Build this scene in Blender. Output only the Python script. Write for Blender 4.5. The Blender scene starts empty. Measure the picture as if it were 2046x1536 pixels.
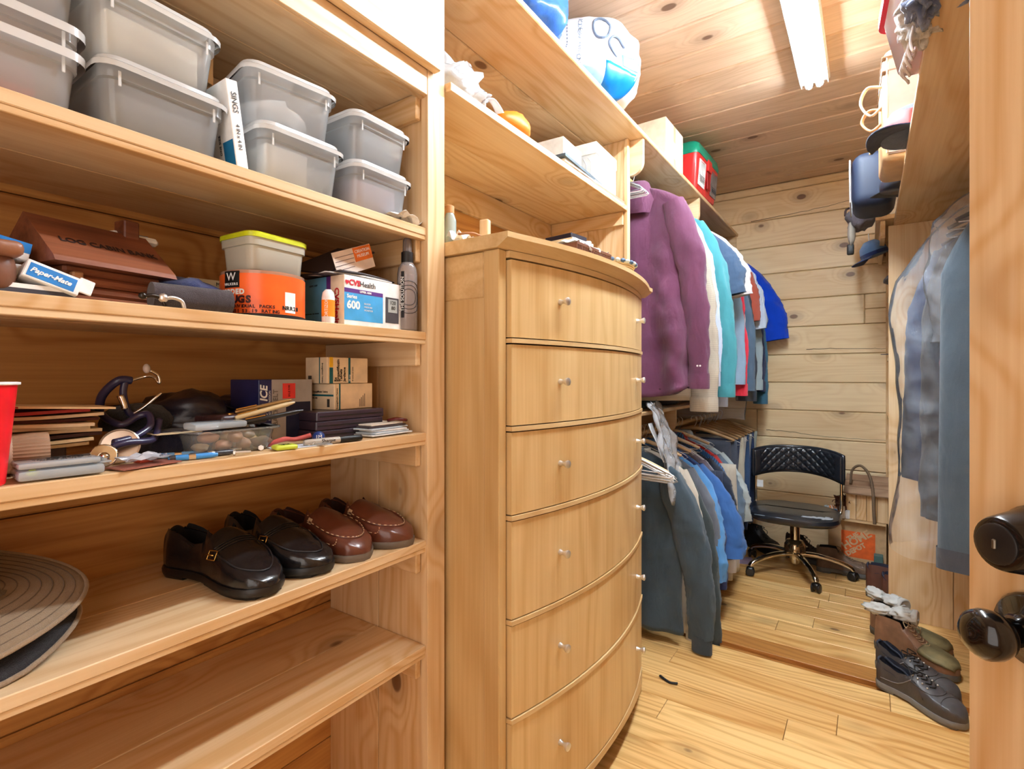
import bpy, bmesh, math, random
from mathutils import Vector, Matrix, Euler, noise
from math import sin, cos, pi, radians, sqrt, exp
C = bpy.context.collection
SC = bpy.context.scene
R = random.Random(7)

# ------------------------------------------------------------------ camera, light, exposure
YAW = math.atan((1735 - 1023) / 1041.0)
cam_d = bpy.data.cameras.new('camera')
cam = bpy.data.objects.new('camera', cam_d); C.objects.link(cam)
cam.location = (0, 0, 1.2)
cam.rotation_euler = (pi / 2, 0, YAW)
cam_d.sensor_width = 36.0
cam_d.lens = 36.0 * 1041 / 2046
cam_d.shift_y = -18 / 2046.0
cam_d.clip_start = 0.02
SC.camera = cam
SC.view_settings.view_transform = 'Standard'
SC.view_settings.look = 'None'
SC.view_settings.gamma = 1.0
SC.view_settings.use_curve_mapping = False
SC.view_settings.exposure = 0.80
world = bpy.data.worlds.new('world'); SC.world = world; world.use_nodes = True
world.node_tree.nodes['Background'].inputs[0].default_value = (0.9, 0.93, 1.0, 1)
world.node_tree.nodes['Background'].inputs[1].default_value = 0.3
TUBE_STRENGTH = 100.0
def area(name, loc, rot, sx, sy, power, col):
    d = bpy.data.lights.new(name, 'AREA'); d.shape = 'RECTANGLE'; d.size = sx; d.size_y = sy; d.energy = power; d.color = col
    o = bpy.data.objects.new(name, d); C.objects.link(o); o.location = loc; o.rotation_euler = rot
    return o
# added fill lamp behind the camera, imitating light from a neighbouring room
area('fill_light', (-0.1, -0.50, 1.35), (pi / 2, 0, 0), 0.9, 1.9, 6.5, (1.0, 0.98, 0.96))

# ------------------------------------------------------------------ pixel helper (a pixel ray cut with a real plane gives a point in metres)
_s, _c = sin(YAW), cos(YAW)
def P(px, py, x=None, y=None, z=None):
    u = (px - 1023) / 1041.0; v = (750 - py) / 1041.0
    d = (-_s + _c * u, _c + _s * u, v)
    t = x / d[0] if x is not None else y / d[1] if y is not None else (z - 1.2) / d[2]
    return Vector((d[0] * t, d[1] * t, 1.2 + d[2] * t))

# ------------------------------------------------------------------ mesh builder
class MB:
    def __init__(self): self.v = []; self.f = []; self.M = Matrix.Identity(4)
    def at(self, loc=(0, 0, 0), rot=(0, 0, 0)):
        self.M = Matrix.Translation(loc) @ Euler(rot).to_matrix().to_4x4(); return self
    def add(self, vs, fs):
        n = len(self.v)
        self.v += [tuple(self.M @ Vector(p)) for p in vs]
        self.f += [tuple(i + n for i in f) for f in fs]
        return self
    def box(self, c, s, bev=0.0, seg=1):
        if bev <= 0:
            x, y, z = s[0] / 2, s[1] / 2, s[2] / 2
            vs = [(c[0] + a * x, c[1] + b * y, c[2] + d * z) for a in (-1, 1) for b in (-1, 1) for d in (-1, 1)]
            return self.add(vs, [(0, 1, 3, 2), (4, 6, 7, 5), (0, 4, 5, 1), (2, 3, 7, 6), (0, 2, 6, 4), (1, 5, 7, 3)])
        bm = bmesh.new(); bmesh.ops.create_cube(bm, size=1)
        for v in bm.verts: v.co = Vector((v.co.x * s[0], v.co.y * s[1], v.co.z * s[2]))
        bmesh.ops.bevel(bm, geom=bm.edges[:], offset=min(bev, min(s) * .45), segments=seg, profile=0.5, affect='EDGES')
        bm.verts.index_update()
        self.add([(v.co.x + c[0], v.co.y + c[1], v.co.z + c[2]) for v in bm.verts], [[v.index for v in f.verts] for f in bm.faces])
        bm.free(); return self
    def bx(self, x0, x1, y0, y1, z0, z1, bev=0.0):
        return self.box(((x0 + x1) / 2, (y0 + y1) / 2, (z0 + z1) / 2), (abs(x1 - x0), abs(y1 - y0), abs(z1 - z0)), bev)
    def loft(self, rings, closed=True, caps=(True, True)):
        n = len(rings[0]); vs = [p for r in rings for p in r]; fs = []
        m = n if closed else n - 1
        for i in range(len(rings) - 1):
            for j in range(m):
                a = i * n + j; b = i * n + (j + 1) % n
                fs.append((a, b, b + n, a + n))
        if closed and caps[0]: fs.append(tuple(range(n - 1, -1, -1)))
        if closed and caps[1]: fs.append(tuple((len(rings) - 1) * n + j for j in range(n)))
        return self.add(vs, fs)
    def prism(self, pts, z0, z1):
        return self.loft([[(p[0], p[1], z0) for p in pts], [(p[0], p[1], z1) for p in pts]])
    def lathe(self, prof, n=20, caps=(True, True)):
        return self.loft([[(r * cos(2 * pi * j / n), r * sin(2 * pi * j / n), z) for j in range(n)] for r, z in prof], True, caps)
    def ball(self, c, r, n=12, m=8):
        if not hasattr(r, '__len__'): r = (r, r, r)
        rings = []
        for i in range(m + 1):
            a = -pi / 2 + pi * i / m; k = max(cos(a), 0.02)
            rings.append([(c[0] + r[0] * k * cos(2 * pi * j / n), c[1] + r[1] * k * sin(2 * pi * j / n), c[2] + r[2] * sin(a)) for j in range(n)])
        return self.loft(rings)
    def tube(self, pts, r, n=8, smooth=0, closed=False, flat=1.0, up=None):
        P_ = [Vector(p) for p in pts]
        if smooth: P_ = spline(P_, smooth, closed)
        N = len(P_); rings = []; prev = None
        for i, p in enumerate(P_):
            if closed: d = P_[(i + 1) % N] - P_[i - 1]
            else: d = P_[min(i + 1, N - 1)] - P_[max(i - 1, 0)]
            if d.length < 1e-9: d = Vector((0, 0, 1))
            d.normalize()
            if up is not None: a = Vector(up)
            elif prev is None: a = Vector((0, 0, 1)) if abs(d.z) < .9 else Vector((1, 0, 0))
            else: a = prev
            b = d.cross(a)
            if b.length < 1e-6: b = d.cross(Vector((.3, 1, .2)))
            b.normalize(); a = b.cross(d).normalized(); prev = a
            rr = r(i / max(N - 1, 1)) if callable(r) else r
            rings.append([tuple(p + a * (rr * flat * sin(2 * pi * j / n)) + b * (rr * cos(2 * pi * j / n))) for j in range(n)])
        if closed: rings.append(rings[0])
        return self.loft(rings, True, (not closed, not closed))
    def grid(self, fn, nu, nv):
        vs = [fn(i / nu, j / nv) for i in range(nu + 1) for j in range(nv + 1)]
        fs = [(i * (nv + 1) + j, (i + 1) * (nv + 1) + j, (i + 1) * (nv + 1) + j + 1, i * (nv + 1) + j + 1) for i in range(nu) for j in range(nv)]
        return self.add(vs, fs)
    def sheet(self, fn, nu, nv, t):
        """closed thin solid from a height surface"""
        A = [[Vector(fn(i / nu, j / nv)) for j in range(nv + 1)] for i in range(nu + 1)]
        vs = []; 
        for s in (0, 1):
            for i in range(nu + 1):
                for j in range(nv + 1):
                    du = A[min(i + 1, nu)][j] - A[max(i - 1, 0)][j]; dv = A[i][min(j + 1, nv)] - A[i][max(j - 1, 0)]
                    n = du.cross(dv); n = n.normalized() if n.length > 1e-12 else Vector((0, 0, 1))
                    vs.append(tuple(A[i][j] + n * (t * (s - .5))))
        K = (nu + 1) * (nv + 1); w = nv + 1; fs = []
        for i in range(nu):
            for j in range(nv):
                a = i * w + j
                fs.append((a, a + 1, a + w + 1, a + w)); fs.append((K + a, K + a + w, K + a + w + 1, K + a + 1))
        for i in range(nu):
            a = i * w; fs.append((a, a + w, K + a + w, K + a)); a = i * w + nv; fs.append((a + w, a, K + a, K + a + w))
        for j in range(nv):
            fs.append((j + 1, j, K + j, K + j + 1)); a = nu * w + j; fs.append((a, a + 1, K + a + 1, K + a))
        return self.add(vs, fs)

def spline(P_, k, closed=False):
    out = []; N = len(P_)
    rng = range(N) if closed else range(N - 1)
    for i in rng:
        if closed: p0, p1, p2, p3 = P_[i - 1], P_[i], P_[(i + 1) % N], P_[(i + 2) % N]
        else: p0, p1, p2, p3 = P_[max(i - 1, 0)], P_[i], P_[i + 1], P_[min(i + 2, N - 1)]
        for j in range(k):
            t = j / k
            out.append(.5 * ((2 * p1) + (p2 - p0) * t + (2 * p0 - 5 * p1 + 4 * p2 - p3) * t * t + (3 * p1 - p0 - 3 * p2 + p3) * t ** 3))
    if not closed: out.append(P_[-1])
    return out
def interp(tab, t):
    for (a, va), (b, vb) in zip(tab, tab[1:]):
        if t <= b:
            k = (t - a) / (b - a) if b > a else 0
            k = max(0, min(1, k)); k = k * k * (3 - 2 * k) * .5 + k * .5
            return va + (vb - va) * k
    return tab[-1][1]
def rrect(w, d, r, n=5):
    pts = []
    for cx, cy, a0 in ((w / 2 - r, d / 2 - r, 0), (-w / 2 + r, d / 2 - r, pi / 2), (-w / 2 + r, -d / 2 + r, pi), (w / 2 - r, -d / 2 + r, 1.5 * pi)):
        for i in range(n + 1):
            a = a0 + pi / 2 * i / n; pts.append((cx + r * cos(a), cy + r * sin(a)))
    return pts
def nz(x, y, z=0.0): return noise.noise(Vector((x, y, z)))
def crs(x, y, z=0.0): return .5 - min(1, abs(noise.noise(Vector((x, y, z)))) * 2.6) ** .8   # sharp crease ridges

def part(name, mb, m, parent=None, smooth=False, label=None, kind=None):
    """one mesh object, its origin at the middle of its box"""
    if mb.v:
        c = [(min(p[i] for p in mb.v) + max(p[i] for p in mb.v)) / 2 for i in range(3)]
    else: c = [0, 0, 0]
    me = bpy.data.meshes.new(name)
    me.from_pydata([(p[0] - c[0], p[1] - c[1], p[2] - c[2]) for p in mb.v], [], mb.f)
    bm = bmesh.new(); bm.from_mesh(me); bmesh.ops.recalc_face_normals(bm, faces=bm.faces[:]); bm.to_mesh(me); bm.free()
    if smooth:
        for p in me.polygons: p.use_smooth = True
        if smooth != True:
            try: me.set_sharp_from_angle(angle=radians(smooth))
            except Exception: pass
    me.materials.append(m)
    o = bpy.data.objects.new(name, me); C.objects.link(o)
    o.location = c
    if parent is not None:
        o.parent = parent
        pc = parent.get('_c')
        if parent.type == 'MESH' : o.location = Vector(c) - Vector(parent['org'])
    o['org'] = c
    if label: o['label'] = label
    if kind: o['kind'] = kind
    return o
def thing(name, label, cat, loc=(0, 0, 0), rot=(0, 0, 0), group=None):
    o = bpy.data.objects.new(name, None); C.objects.link(o); o.empty_display_size = .05
    o.location = loc; o.rotation_euler = rot if hasattr(rot, '__len__') else (0, 0, rot)
    o['label'] = label; o['category'] = cat
    if group: o['group'] = group
    return o
def tag(o, label, cat, group=None):
    o['label'] = label; o['category'] = cat
    if group: o['group'] = group
    return o
def solo(name, mb, m, label, cat, loc=(0, 0, 0), rot=(0, 0, 0), group=None, smooth=False):
    """a thing that is one mesh"""
    o = part(name, mb, m, None, smooth)
    M = Matrix.Translation(loc) @ Euler(rot if hasattr(rot, '__len__') else (0, 0, rot)).to_matrix().to_4x4()
    o.matrix_world = M @ Matrix.Translation(o.location)
    return tag(o, label, cat, group)
def struct(o): o['kind'] = 'structure'; return o

# ------------------------------------------------------------------ materials
def nt(name):
    m = bpy.data.materials.new(name); m.use_nodes = True
    return m, m.node_tree, m.node_tree.nodes, m.node_tree.links, m.node_tree.nodes['Principled BSDF']
def setp(b, k, v):
    if k in b.inputs: b.inputs[k].default_value = v
def col4(c): return (c[0], c[1], c[2], 1)
def srgb(r, g, b):
    f = lambda q: (q / 255 / 12.92) if q / 255 <= .04045 else ((q / 255 + .055) / 1.055) ** 2.4
    return (f(r), f(g), f(b))

def wood(name, light, dark, axis='X', knots=1.0, rough=.45, ring=16.0, fine=1.0, vary=.18, kcol=(.10, .035, .012), stretch=.55, contrast=.42):
    m, t, N, L, b = nt(name)
    tc = N.new('ShaderNodeTexCoord'); oi = N.new('ShaderNodeObjectInfo')
    mul = N.new('ShaderNodeVectorMath'); mul.operation = 'SCALE'; mul.inputs[0].default_value = (37, 53, 91)
    L.new(oi.outputs['Random'], mul.inputs['Scale'])
    add = N.new('ShaderNodeVectorMath'); add.operation = 'ADD'
    L.new(tc.outputs['Object'], add.inputs[0]); L.new(mul.outputs[0], add.inputs[1])
    def scaled(a, c):
        s = N.new('ShaderNodeVectorMath'); s.operation = 'MULTIPLY'
        s.inputs[1].default_value = tuple(a if 'XYZ'[i] == axis else c for i in range(3)); L.new(add.outputs[0], s.inputs[0]); return s
    # knots
    kv = N.new('ShaderNodeTexVoronoi'); kv.inputs['Scale'].default_value = 4.6
    ks = scaled(.62, 1.0); L.new(ks.outputs[0], kv.inputs['Vector'])
    # rings: contours of a stretched noise
    g = N.new('ShaderNodeTexNoise'); g.inputs['Scale'].default_value = 1.0; g.inputs['Detail'].default_value = 2.0; g.inputs['Roughness'].default_value = .4
    gs = scaled(stretch, 4.2); L.new(gs.outputs[0], g.inputs['Vector'])
    bump_k = N.new('ShaderNodeMapRange'); bump_k.interpolation_type = 'SMOOTHSTEP'
    bump_k.inputs['From Min'].default_value = .42; bump_k.inputs['From Max'].default_value = .0
    bump_k.inputs['To Max'].default_value = .22 * knots
    L.new(kv.outputs['Distance'], bump_k.inputs['Value'])
    a1 = N.new('ShaderNodeMath'); L.new(g.outputs['Fac'], a1.inputs[0]); L.new(bump_k.outputs[0], a1.inputs[1])
    m1 = N.new('ShaderNodeMath'); m1.operation = 'MULTIPLY'; m1.inputs[1].default_value = ring * 6.28; L.new(a1.outputs[0], m1.inputs[0])
    sn = N.new('ShaderNodeMath'); sn.operation = 'SINE'; L.new(m1.outputs[0], sn.inputs[0])
    rr = N.new('ShaderNodeMapRange'); rr.inputs['From Min'].default_value = -1; rr.inputs['From Max'].default_value = 1; L.new(sn.outputs[0], rr.inputs['Value'])
    pw = N.new('ShaderNodeMath'); pw.operation = 'POWER'; pw.inputs[1].default_value = 2.2; L.new(rr.outputs[0], pw.inputs[0])
    # fibres
    fn = N.new('ShaderNodeTexNoise'); fn.inputs['Scale'].default_value = 1; fn.inputs['Detail'].default_value = 3
    fs = scaled(3.0, 130.0); L.new(fs.outputs[0], fn.inputs['Vector'])
    bl = N.new('ShaderNodeTexNoise'); bl.inputs['Scale'].default_value = 1; bl.inputs['Detail'].default_value = 2
    bs = scaled(1.1, 4.0); L.new(bs.outputs[0], bl.inputs['Vector'])
    mixf = N.new('ShaderNodeMath'); mixf.operation = 'MULTIPLY_ADD'; mixf.inputs[1].default_value = contrast; L.new(pw.outputs[0], mixf.inputs[0])
    ff = N.new('ShaderNodeMapRange'); ff.inputs['From Min'].default_value = .35; ff.inputs['From Max'].default_value = .7; ff.inputs['To Max'].default_value = .30 * fine
    L.new(fn.outputs['Fac'], ff.inputs['Value']); L.new(ff.outputs[0], mixf.inputs[2])
    bb = N.new('ShaderNodeMapRange'); bb.inputs['From Min'].default_value = .35; bb.inputs['From Max'].default_value = .75; bb.inputs['To Max'].default_value = .45
    L.new(bl.outputs['Fac'], bb.inputs['Value'])
    sm = N.new('ShaderNodeMath'); sm.operation = 'ADD'; L.new(mixf.outputs[0], sm.inputs[0]); L.new(bb.outputs[0], sm.inputs[1])
    ro = N.new('ShaderNodeMapRange'); ro.inputs['To Min'].default_value = -vary; ro.inputs['To Max'].default_value = vary; L.new(oi.outputs['Random'], ro.inputs['Value'])
    sm2 = N.new('ShaderNodeMath'); sm2.use_clamp = True; L.new(sm.outputs[0], sm2.inputs[0]); L.new(ro.outputs[0], sm2.inputs[1])
    mc = N.new('ShaderNodeMix'); mc.data_type = 'RGBA'; mc.inputs['A'].default_value = col4(light); mc.inputs['B'].default_value = col4(dark)
    L.new(sm2.outputs[0], mc.inputs['Factor'])
    # knot colour
    kd = N.new('ShaderNodeMapRange'); kd.interpolation_type = 'SMOOTHSTEP'
    kd.inputs['From Min'].default_value = .105 if knots else -1.0; kd.inputs['From Max'].default_value = .065 if knots else -2.0
    L.new(kv.outputs['Distance'], kd.inputs['Value'])
    kh = N.new('ShaderNodeMapRange'); kh.interpolation_type = 'SMOOTHSTEP'; kh.inputs['To Max'].default_value = .30
    kh.inputs['From Min'].default_value = .26 if knots else -1.0; kh.inputs['From Max'].default_value = .08 if knots else -2.0
    L.new(kv.outputs['Distance'], kh.inputs['Value'])
    mx = N.new('ShaderNodeMath'); mx.operation = 'MAXIMUM'
    k8 = N.new('ShaderNodeMath'); k8.operation = 'MULTIPLY'; k8.inputs[1].default_value = .86; L.new(kd.outputs[0], k8.inputs[0])
    L.new(k8.outputs[0], mx.inputs[0]); L.new(kh.outputs[0], mx.inputs[1])
    mk = N.new('ShaderNodeMix'); mk.data_type = 'RGBA'; mk.inputs['B'].default_value = col4(kcol)
    L.new(mx.outputs[0], mk.inputs['Factor']); L.new(mc.outputs['Result'], mk.inputs['A'])
    L.new(mk.outputs['Result'], b.inputs['Base Color'])
    bp = N.new('ShaderNodeBump'); bp.inputs['Strength'].default_value = .12; bp.inputs['Distance'].default_value = .002
    L.new(mixf.outputs[0], bp.inputs['Height']); L.new(bp.outputs[0], b.inputs['Normal'])
    setp(b, 'Roughness', rough); setp(b, 'Specular IOR Level', .35)
    return m

def plain(name, c, rough=.5, metal=0.0, vary=.12, scale=30.0, bump=.0, coat=0.0, spec=.5, bscale=None, sheen=0.0):
    m, t, N, L, b = nt(name)
    tc = N.new('ShaderNodeTexCoord'); n = N.new('ShaderNodeTexNoise'); n.inputs['Scale'].default_value = scale; n.inputs['Detail'].default_value = 3
    L.new(tc.outputs['Object'], n.inputs['Vector'])
    r = N.new('ShaderNodeMapRange'); r.inputs['From Min'].default_value = .3; r.inputs['From Max'].default_value = .7
    r.inputs['To Min'].default_value = 1 - vary; r.inputs['To Max'].default_value = 1 + vary; L.new(n.outputs['Fac'], r.inputs['Value'])
    mu = N.new('ShaderNodeVectorMath'); mu.operation = 'SCALE'; mu.inputs[0].default_value = c[:3]; L.new(r.outputs[0], mu.inputs['Scale'])
    L.new(mu.outputs[0], b.inputs['Base Color'])
    setp(b, 'Roughness', rough); setp(b, 'Metallic', metal); setp(b, 'Coat Weight', coat); setp(b, 'Specular IOR Level', spec)
    setp(b, 'Sheen Weight', sheen)
    if bump:
        n2 = N.new('ShaderNodeTexNoise'); n2.inputs['Scale'].default_value = bscale or scale * 4; n2.inputs['Detail'].default_value = 4
        L.new(tc.outputs['Object'], n2.inputs['Vector'])
        bp = N.new('ShaderNodeBump'); bp.inputs['Strength'].default_value = bump; bp.inputs['Distance'].default_value = .003
        L.new(n2.outputs['Fac'], bp.inputs['Height']); L.new(bp.outputs[0], b.inputs['Normal'])
    return m
def cloth(name, c, stripe=None, weave=900.0, sc=.25, saxis='X', rough=.85, scale=60.0):
    m, t, N, L, b = nt(name)
    tc = N.new('ShaderNodeTexCoord')
    w = N.new('ShaderNodeTexNoise'); w.inputs['Scale'].default_value = 8; w.inputs['Detail'].default_value = 4; L.new(tc.outputs['Object'], w.inputs['Vector'])
    r = N.new('ShaderNodeMapRange'); r.inputs['From Min'].default_value = .3; r.inputs['From Max'].default_value = .7
    r.inputs['To Min'].default_value = .88; r.inputs['To Max'].default_value = 1.12; L.new(w.outputs['Fac'], r.inputs['Value'])
    base = N.new('ShaderNodeVectorMath'); base.operation = 'SCALE'; L.new(r.outputs[0], base.inputs['Scale'])
    if stripe:
        wv = N.new('ShaderNodeTexWave'); wv.bands_direction = saxis; wv.inputs['Scale'].default_value = scale; wv.inputs['Distortion'].default_value = .3
        L.new(tc.outputs['Object'], wv.inputs['Vector'])
        cr = N.new('ShaderNodeMapRange'); cr.inputs['From Min'].default_value = .55; cr.inputs['From Max'].default_value = .75; L.new(wv.outputs['Fac'], cr.inputs['Value'])
        mx = N.new('ShaderNodeMix'); mx.data_type = 'RGBA'; mx.inputs['A'].default_value = col4(c); mx.inputs['B'].default_value = col4(stripe)
        L.new(cr.outputs[0], mx.inputs['Factor']); L.new(mx.outputs['Result'], base.inputs[0])
    else: base.inputs[0].default_value = c[:3]
    L.new(base.outputs[0], b.inputs['Base Color'])
    n2 = N.new('ShaderNodeTexNoise'); n2.inputs['Scale'].default_value = weave; L.new(tc.outputs['Object'], n2.inputs['Vector'])
    n3 = N.new('ShaderNodeTexNoise'); n3.inputs['Scale'].default_value = 1; n3.inputs['Detail'].default_value = 3; n3.inputs['Distortion'].default_value = .6
    sv = N.new('ShaderNodeVectorMath'); sv.operation = 'MULTIPLY'; sv.inputs[1].default_value = (17, 17, 6); L.new(tc.outputs['Object'], sv.inputs[0]); L.new(sv.outputs[0], n3.inputs['Vector'])
    ad = N.new('ShaderNodeMath'); ad.operation = 'MULTIPLY_ADD'; ad.inputs[1].default_value = .15; L.new(n2.outputs['Fac'], ad.inputs[0]); L.new(n3.outputs['Fac'], ad.inputs[2])
    bp = N.new('ShaderNodeBump'); bp.inputs['Strength'].default_value = .8; bp.inputs['Distance'].default_value = .016
    L.new(ad.outputs[0], bp.inputs['Height']); L.new(bp.outputs[0], b.inputs['Normal'])
    setp(b, 'Roughness', rough); setp(b, 'Specular IOR Level', .2); setp(b, 'Sheen Weight', sc)
    return m
def clear(name, tint=(1, 1, 1), opac=.25, rough=.15, milk=(.85, .88, .9), bump=0.0, scale=25.0, gloss=.25, trans=0.0):
    """thin plastic: part see-through, part milky, with a gloss that grows at grazing angles"""
    m, t, N, L, b = nt(name)
    out = N['Material Output']
    tr = N.new('ShaderNodeBsdfTransparent'); tr.inputs[0].default_value = col4(tint)
    setp(b, 'Roughness', rough); b.inputs['Base Color'].default_value = col4(milk)
    gl = N.new('ShaderNodeBsdfGlossy'); gl.inputs['Roughness'].default_value = rough
    m1 = N.new('ShaderNodeMixShader'); m1.inputs[0].default_value = opac; L.new(tr.outputs[0], m1.inputs[1]); L.new(b.outputs[0], m1.inputs[2])
    if trans:
        tl = N.new('ShaderNodeBsdfTranslucent'); tl.inputs[0].default_value = col4(milk)
        m0 = N.new('ShaderNodeMixShader'); m0.inputs[0].default_value = trans; L.new(b.outputs[0], m0.inputs[1]); L.new(tl.outputs[0], m0.inputs[2]); L.new(m0.outputs[0], m1.inputs[2])
    lw = N.new('ShaderNodeLayerWeight'); lw.inputs['Blend'].default_value = gloss
    m2 = N.new('ShaderNodeMixShader'); L.new(lw.outputs['Fresnel'], m2.inputs[0]); L.new(m1.outputs[0], m2.inputs[1]); L.new(gl.outputs[0], m2.inputs[2])
    L.new(m2.outputs[0], out.inputs['Surface'])
    tc = N.new('ShaderNodeTexCoord'); n = N.new('ShaderNodeTexNoise'); n.inputs['Scale'].default_value = scale; n.inputs['Detail'].default_value = 3
    L.new(tc.outputs['Object'], n.inputs['Vector'])
    if bump:
        bp = N.new('ShaderNodeBump'); bp.inputs['Strength'].default_value = bump; bp.inputs['Distance'].default_value = .01
        L.new(n.outputs['Fac'], bp.inputs['Height'])
        L.new(bp.outputs[0], b.inputs['Normal'])
    return m
_mc = {}
def col(r, g, b, rough=.5, metal=0.0, **k):
    key = (r, g, b, rough, metal, tuple(sorted(k.items())))
    if key not in _mc: _mc[key] = plain('paint_%d_%d_%d' % (r, g, b), srgb(r, g, b), rough, metal, **k)
    return _mc[key]
def fab(r, g, b, **k):
    key = ('f', r, g, b, tuple(sorted(k.items())))
    if key not in _mc: _mc[key] = cloth('fabric_%d_%d_%d' % (r, g, b), srgb(r, g, b), **k)
    return _mc[key]

PL, PD = (.82, .61, .37), (.62, .36, .15)
PX = wood('pine_along_x', PL, PD, 'X'); PY = wood('pine_along_y', PL, PD, 'Y'); PZ = wood('pine_along_z', PL, PD, 'Z', knots=.8)
CEIL = wood('ceiling_pine', (.80, .60, .43), (.54, .36, .22), 'X', contrast=.22)
BACKW = wood('back_wall_pine', (.94, .74, .46), (.74, .50, .25), 'X', kcol=(.13, .05, .03), contrast=.26)
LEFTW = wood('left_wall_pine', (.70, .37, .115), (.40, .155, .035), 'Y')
FLOORW = wood('floor_pine', (.90, .60, .25), (.56, .27, .07), 'X', knots=.12, rough=.30, ring=24, vary=.15, stretch=.35, contrast=.5)
FLOORD = wood('floor_pine_dark', (.50, .23, .06), (.30, .11, .02), 'X', knots=.25, rough=.35, ring=22)
DZ = wood('dresser_veneer', (.74, .53, .26), (.56, .34, .13), 'Z', knots=0, rough=.38, ring=9, fine=1.1, vary=.03)
DY = wood('dresser_veneer_y', (.74, .54, .28), (.58, .36, .15), 'Y', knots=0, rough=.38, ring=9, fine=1.0, vary=.03)
WALNUT = wood('cedar', (.30, .10, .045), (.085, .022, .010), 'Y', knots=0, rough=.4, ring=12)
STEEL = col(222, 220, 216, .34, .85)
CHROME = col(225, 220, 210, .08, 1.0, vary=.02)
BLACKM = col(14, 14, 16, .3)
BRASS = col(212, 170, 90, .25, 1.0)
WHITEP = col(235, 235, 232, .45)
BLK = col(12, 12, 14, .5)

def text(s, size, m, parent, loc, rot, name='lettering', align='LEFT', sx=1.0, shear=0.0, bold=0.0):
    cu = bpy.data.curves.new(name, 'FONT'); cu.body = s; cu.size = size; cu.align_x = align; cu.align_y = 'CENTER'
    cu.extrude = .0002; cu.offset = bold; cu.shear = shear; cu.resolution_u = 3
    t = bpy.data.objects.new(name, cu); C.objects.link(t)
    dg = bpy.context.evaluated_depsgraph_get()
    me = bpy.data.meshes.new_from_object(t.evaluated_get(dg))
    bpy.data.objects.remove(t); bpy.data.curves.remove(cu)
    me.name = name; me.materials.clear(); me.materials.append(m)
    o = bpy.data.objects.new(name, me); C.objects.link(o)
    o.location = loc; o.rotation_euler = rot; o.scale = (sx, 1, 1); o.parent = parent
    return o
# text rotations: on a face looking along +X (reads towards +Y), looking along -Y (reads towards +X)
RX = (pi / 2, 0, pi / 2); RY = (pi / 2, 0, 0)
def vert(base, a):  # turn in the face plane
    return tuple((Euler(base).to_matrix() @ Euler((0, 0, a)).to_matrix()).to_euler())
# ================================================================== SETTING
XL, XR, YB, YF, ZC = -1.24, .66, 4.08, -.62, 2.55
def setting(name):
    o = bpy.data.objects.new(name, None); C.objects.link(o); o['kind'] = 'structure'; o.empty_display_size = .1; return o
# floor boards run across the room; a darker board crosses at y 2.5
fl = part('floor', MB().bx(XL - .05, XR + .05, YF - .05, YB + .05, -.06, -.02), FLOORD); struct(fl)
y = YF
while y < YB - .01:
    w = .127
    dark = abs(y + w / 2 - 2.545) < .05
    if abs(y - 2.49) < .064: y = 2.485; w = .115; dark = True
    y2 = min(y + w, YB)
    x = XL - R.uniform(0, .6)
    while x < XR:
        L_ = R.uniform(.9, 1.7); x2 = min(x + L_, XR + .02)
        a = max(x, XL - .02)
        if dark: a, x2 = XL - .02, XR + .02
        if x2 - a > .03:
            part('plank', MB().bx(a + .0008, x2 - .0008, y + .0009, y2 - .0009, -.02, 0.0, .0012), FLOORD if dark else FLOORW, fl)
        x = x2 if not dark else XR + 1
        if x2 >= XR: break
    y = y2
# ceiling boards
ce = part('ceiling', MB().bx(XL - .05, XR + .05, YF - .05, YB + .05, ZC + .02, ZC + .06), CEIL); struct(ce)
y = YF
while y < YB - .01:
    y2 = min(y + .19, YB)
    part('plank', MB().bx(XL - .02, XR + .02, y + .0015, y2 - .0015, ZC, ZC + .02, .007), CEIL, ce)
    y = y2
# log back wall
wb = part('wall_back', MB().bx(XL - .05, XR + .05, YB + .03, YB + .08, -.02, ZC + .02), BACKW); struct(wb)
z = 0.0; k = 0
joint = {3: -.62, 10: -.10, 6: None, 9: -.64}
while z < ZC:
    z2 = min(z + .192, ZC)
    segs = [(XL, XR)]
    if k in (4, 9): segs = [(XL, -.66), (-.66, XR)]
    if k == 8: segs = [(XL, -.02), (-.02, XR)]
    if k == 12: segs = [(XL, XR)]
    for a, c in segs:
        if k == 8 and a == -.02:
            zm = (z + z2) / 2
            part('plank', MB().bx(a + .001, c, YB, YB + .03, z + .0015, zm - .001, .004), BACKW, wb)
            part('plank', MB().bx(a + .001, c, YB, YB + .03, zm + .001, z2 - .0015, .004), BACKW, wb)
        else:
            part('plank', MB().bx(a + .001, c - .001, YB, YB + .03, z + .0015, z2 - .0015, .005), BACKW, wb)
    z = z2; k += 1
cr = MB()
for (pts) in ([(-.78, .63), (-.5, .60), (-.2, .585), (.02, .58), (.12, .575)], [(-.60, .815), (-.45, .81), (-.25, .79), (.1, .785)], [(-.35, 1.38), (-.05, 1.375), (.12, 1.37)], [(-.7, 2.31), (-.3, 2.33), (0.05, 2.37)]):
    q_ = spline([Vector((px, 0, pz)) for px, pz in pts], 10); cr.tube([(v.x, YB - .0003, v.z + .006 * nz(v.x * 22, v.z * 3) + .003 * nz(v.x * 70, 1)) for v in q_], lambda t: .0020 * (1 - .7 * t), 4)
part('crack', cr, col(60, 32, 12, .9), wb)
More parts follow.
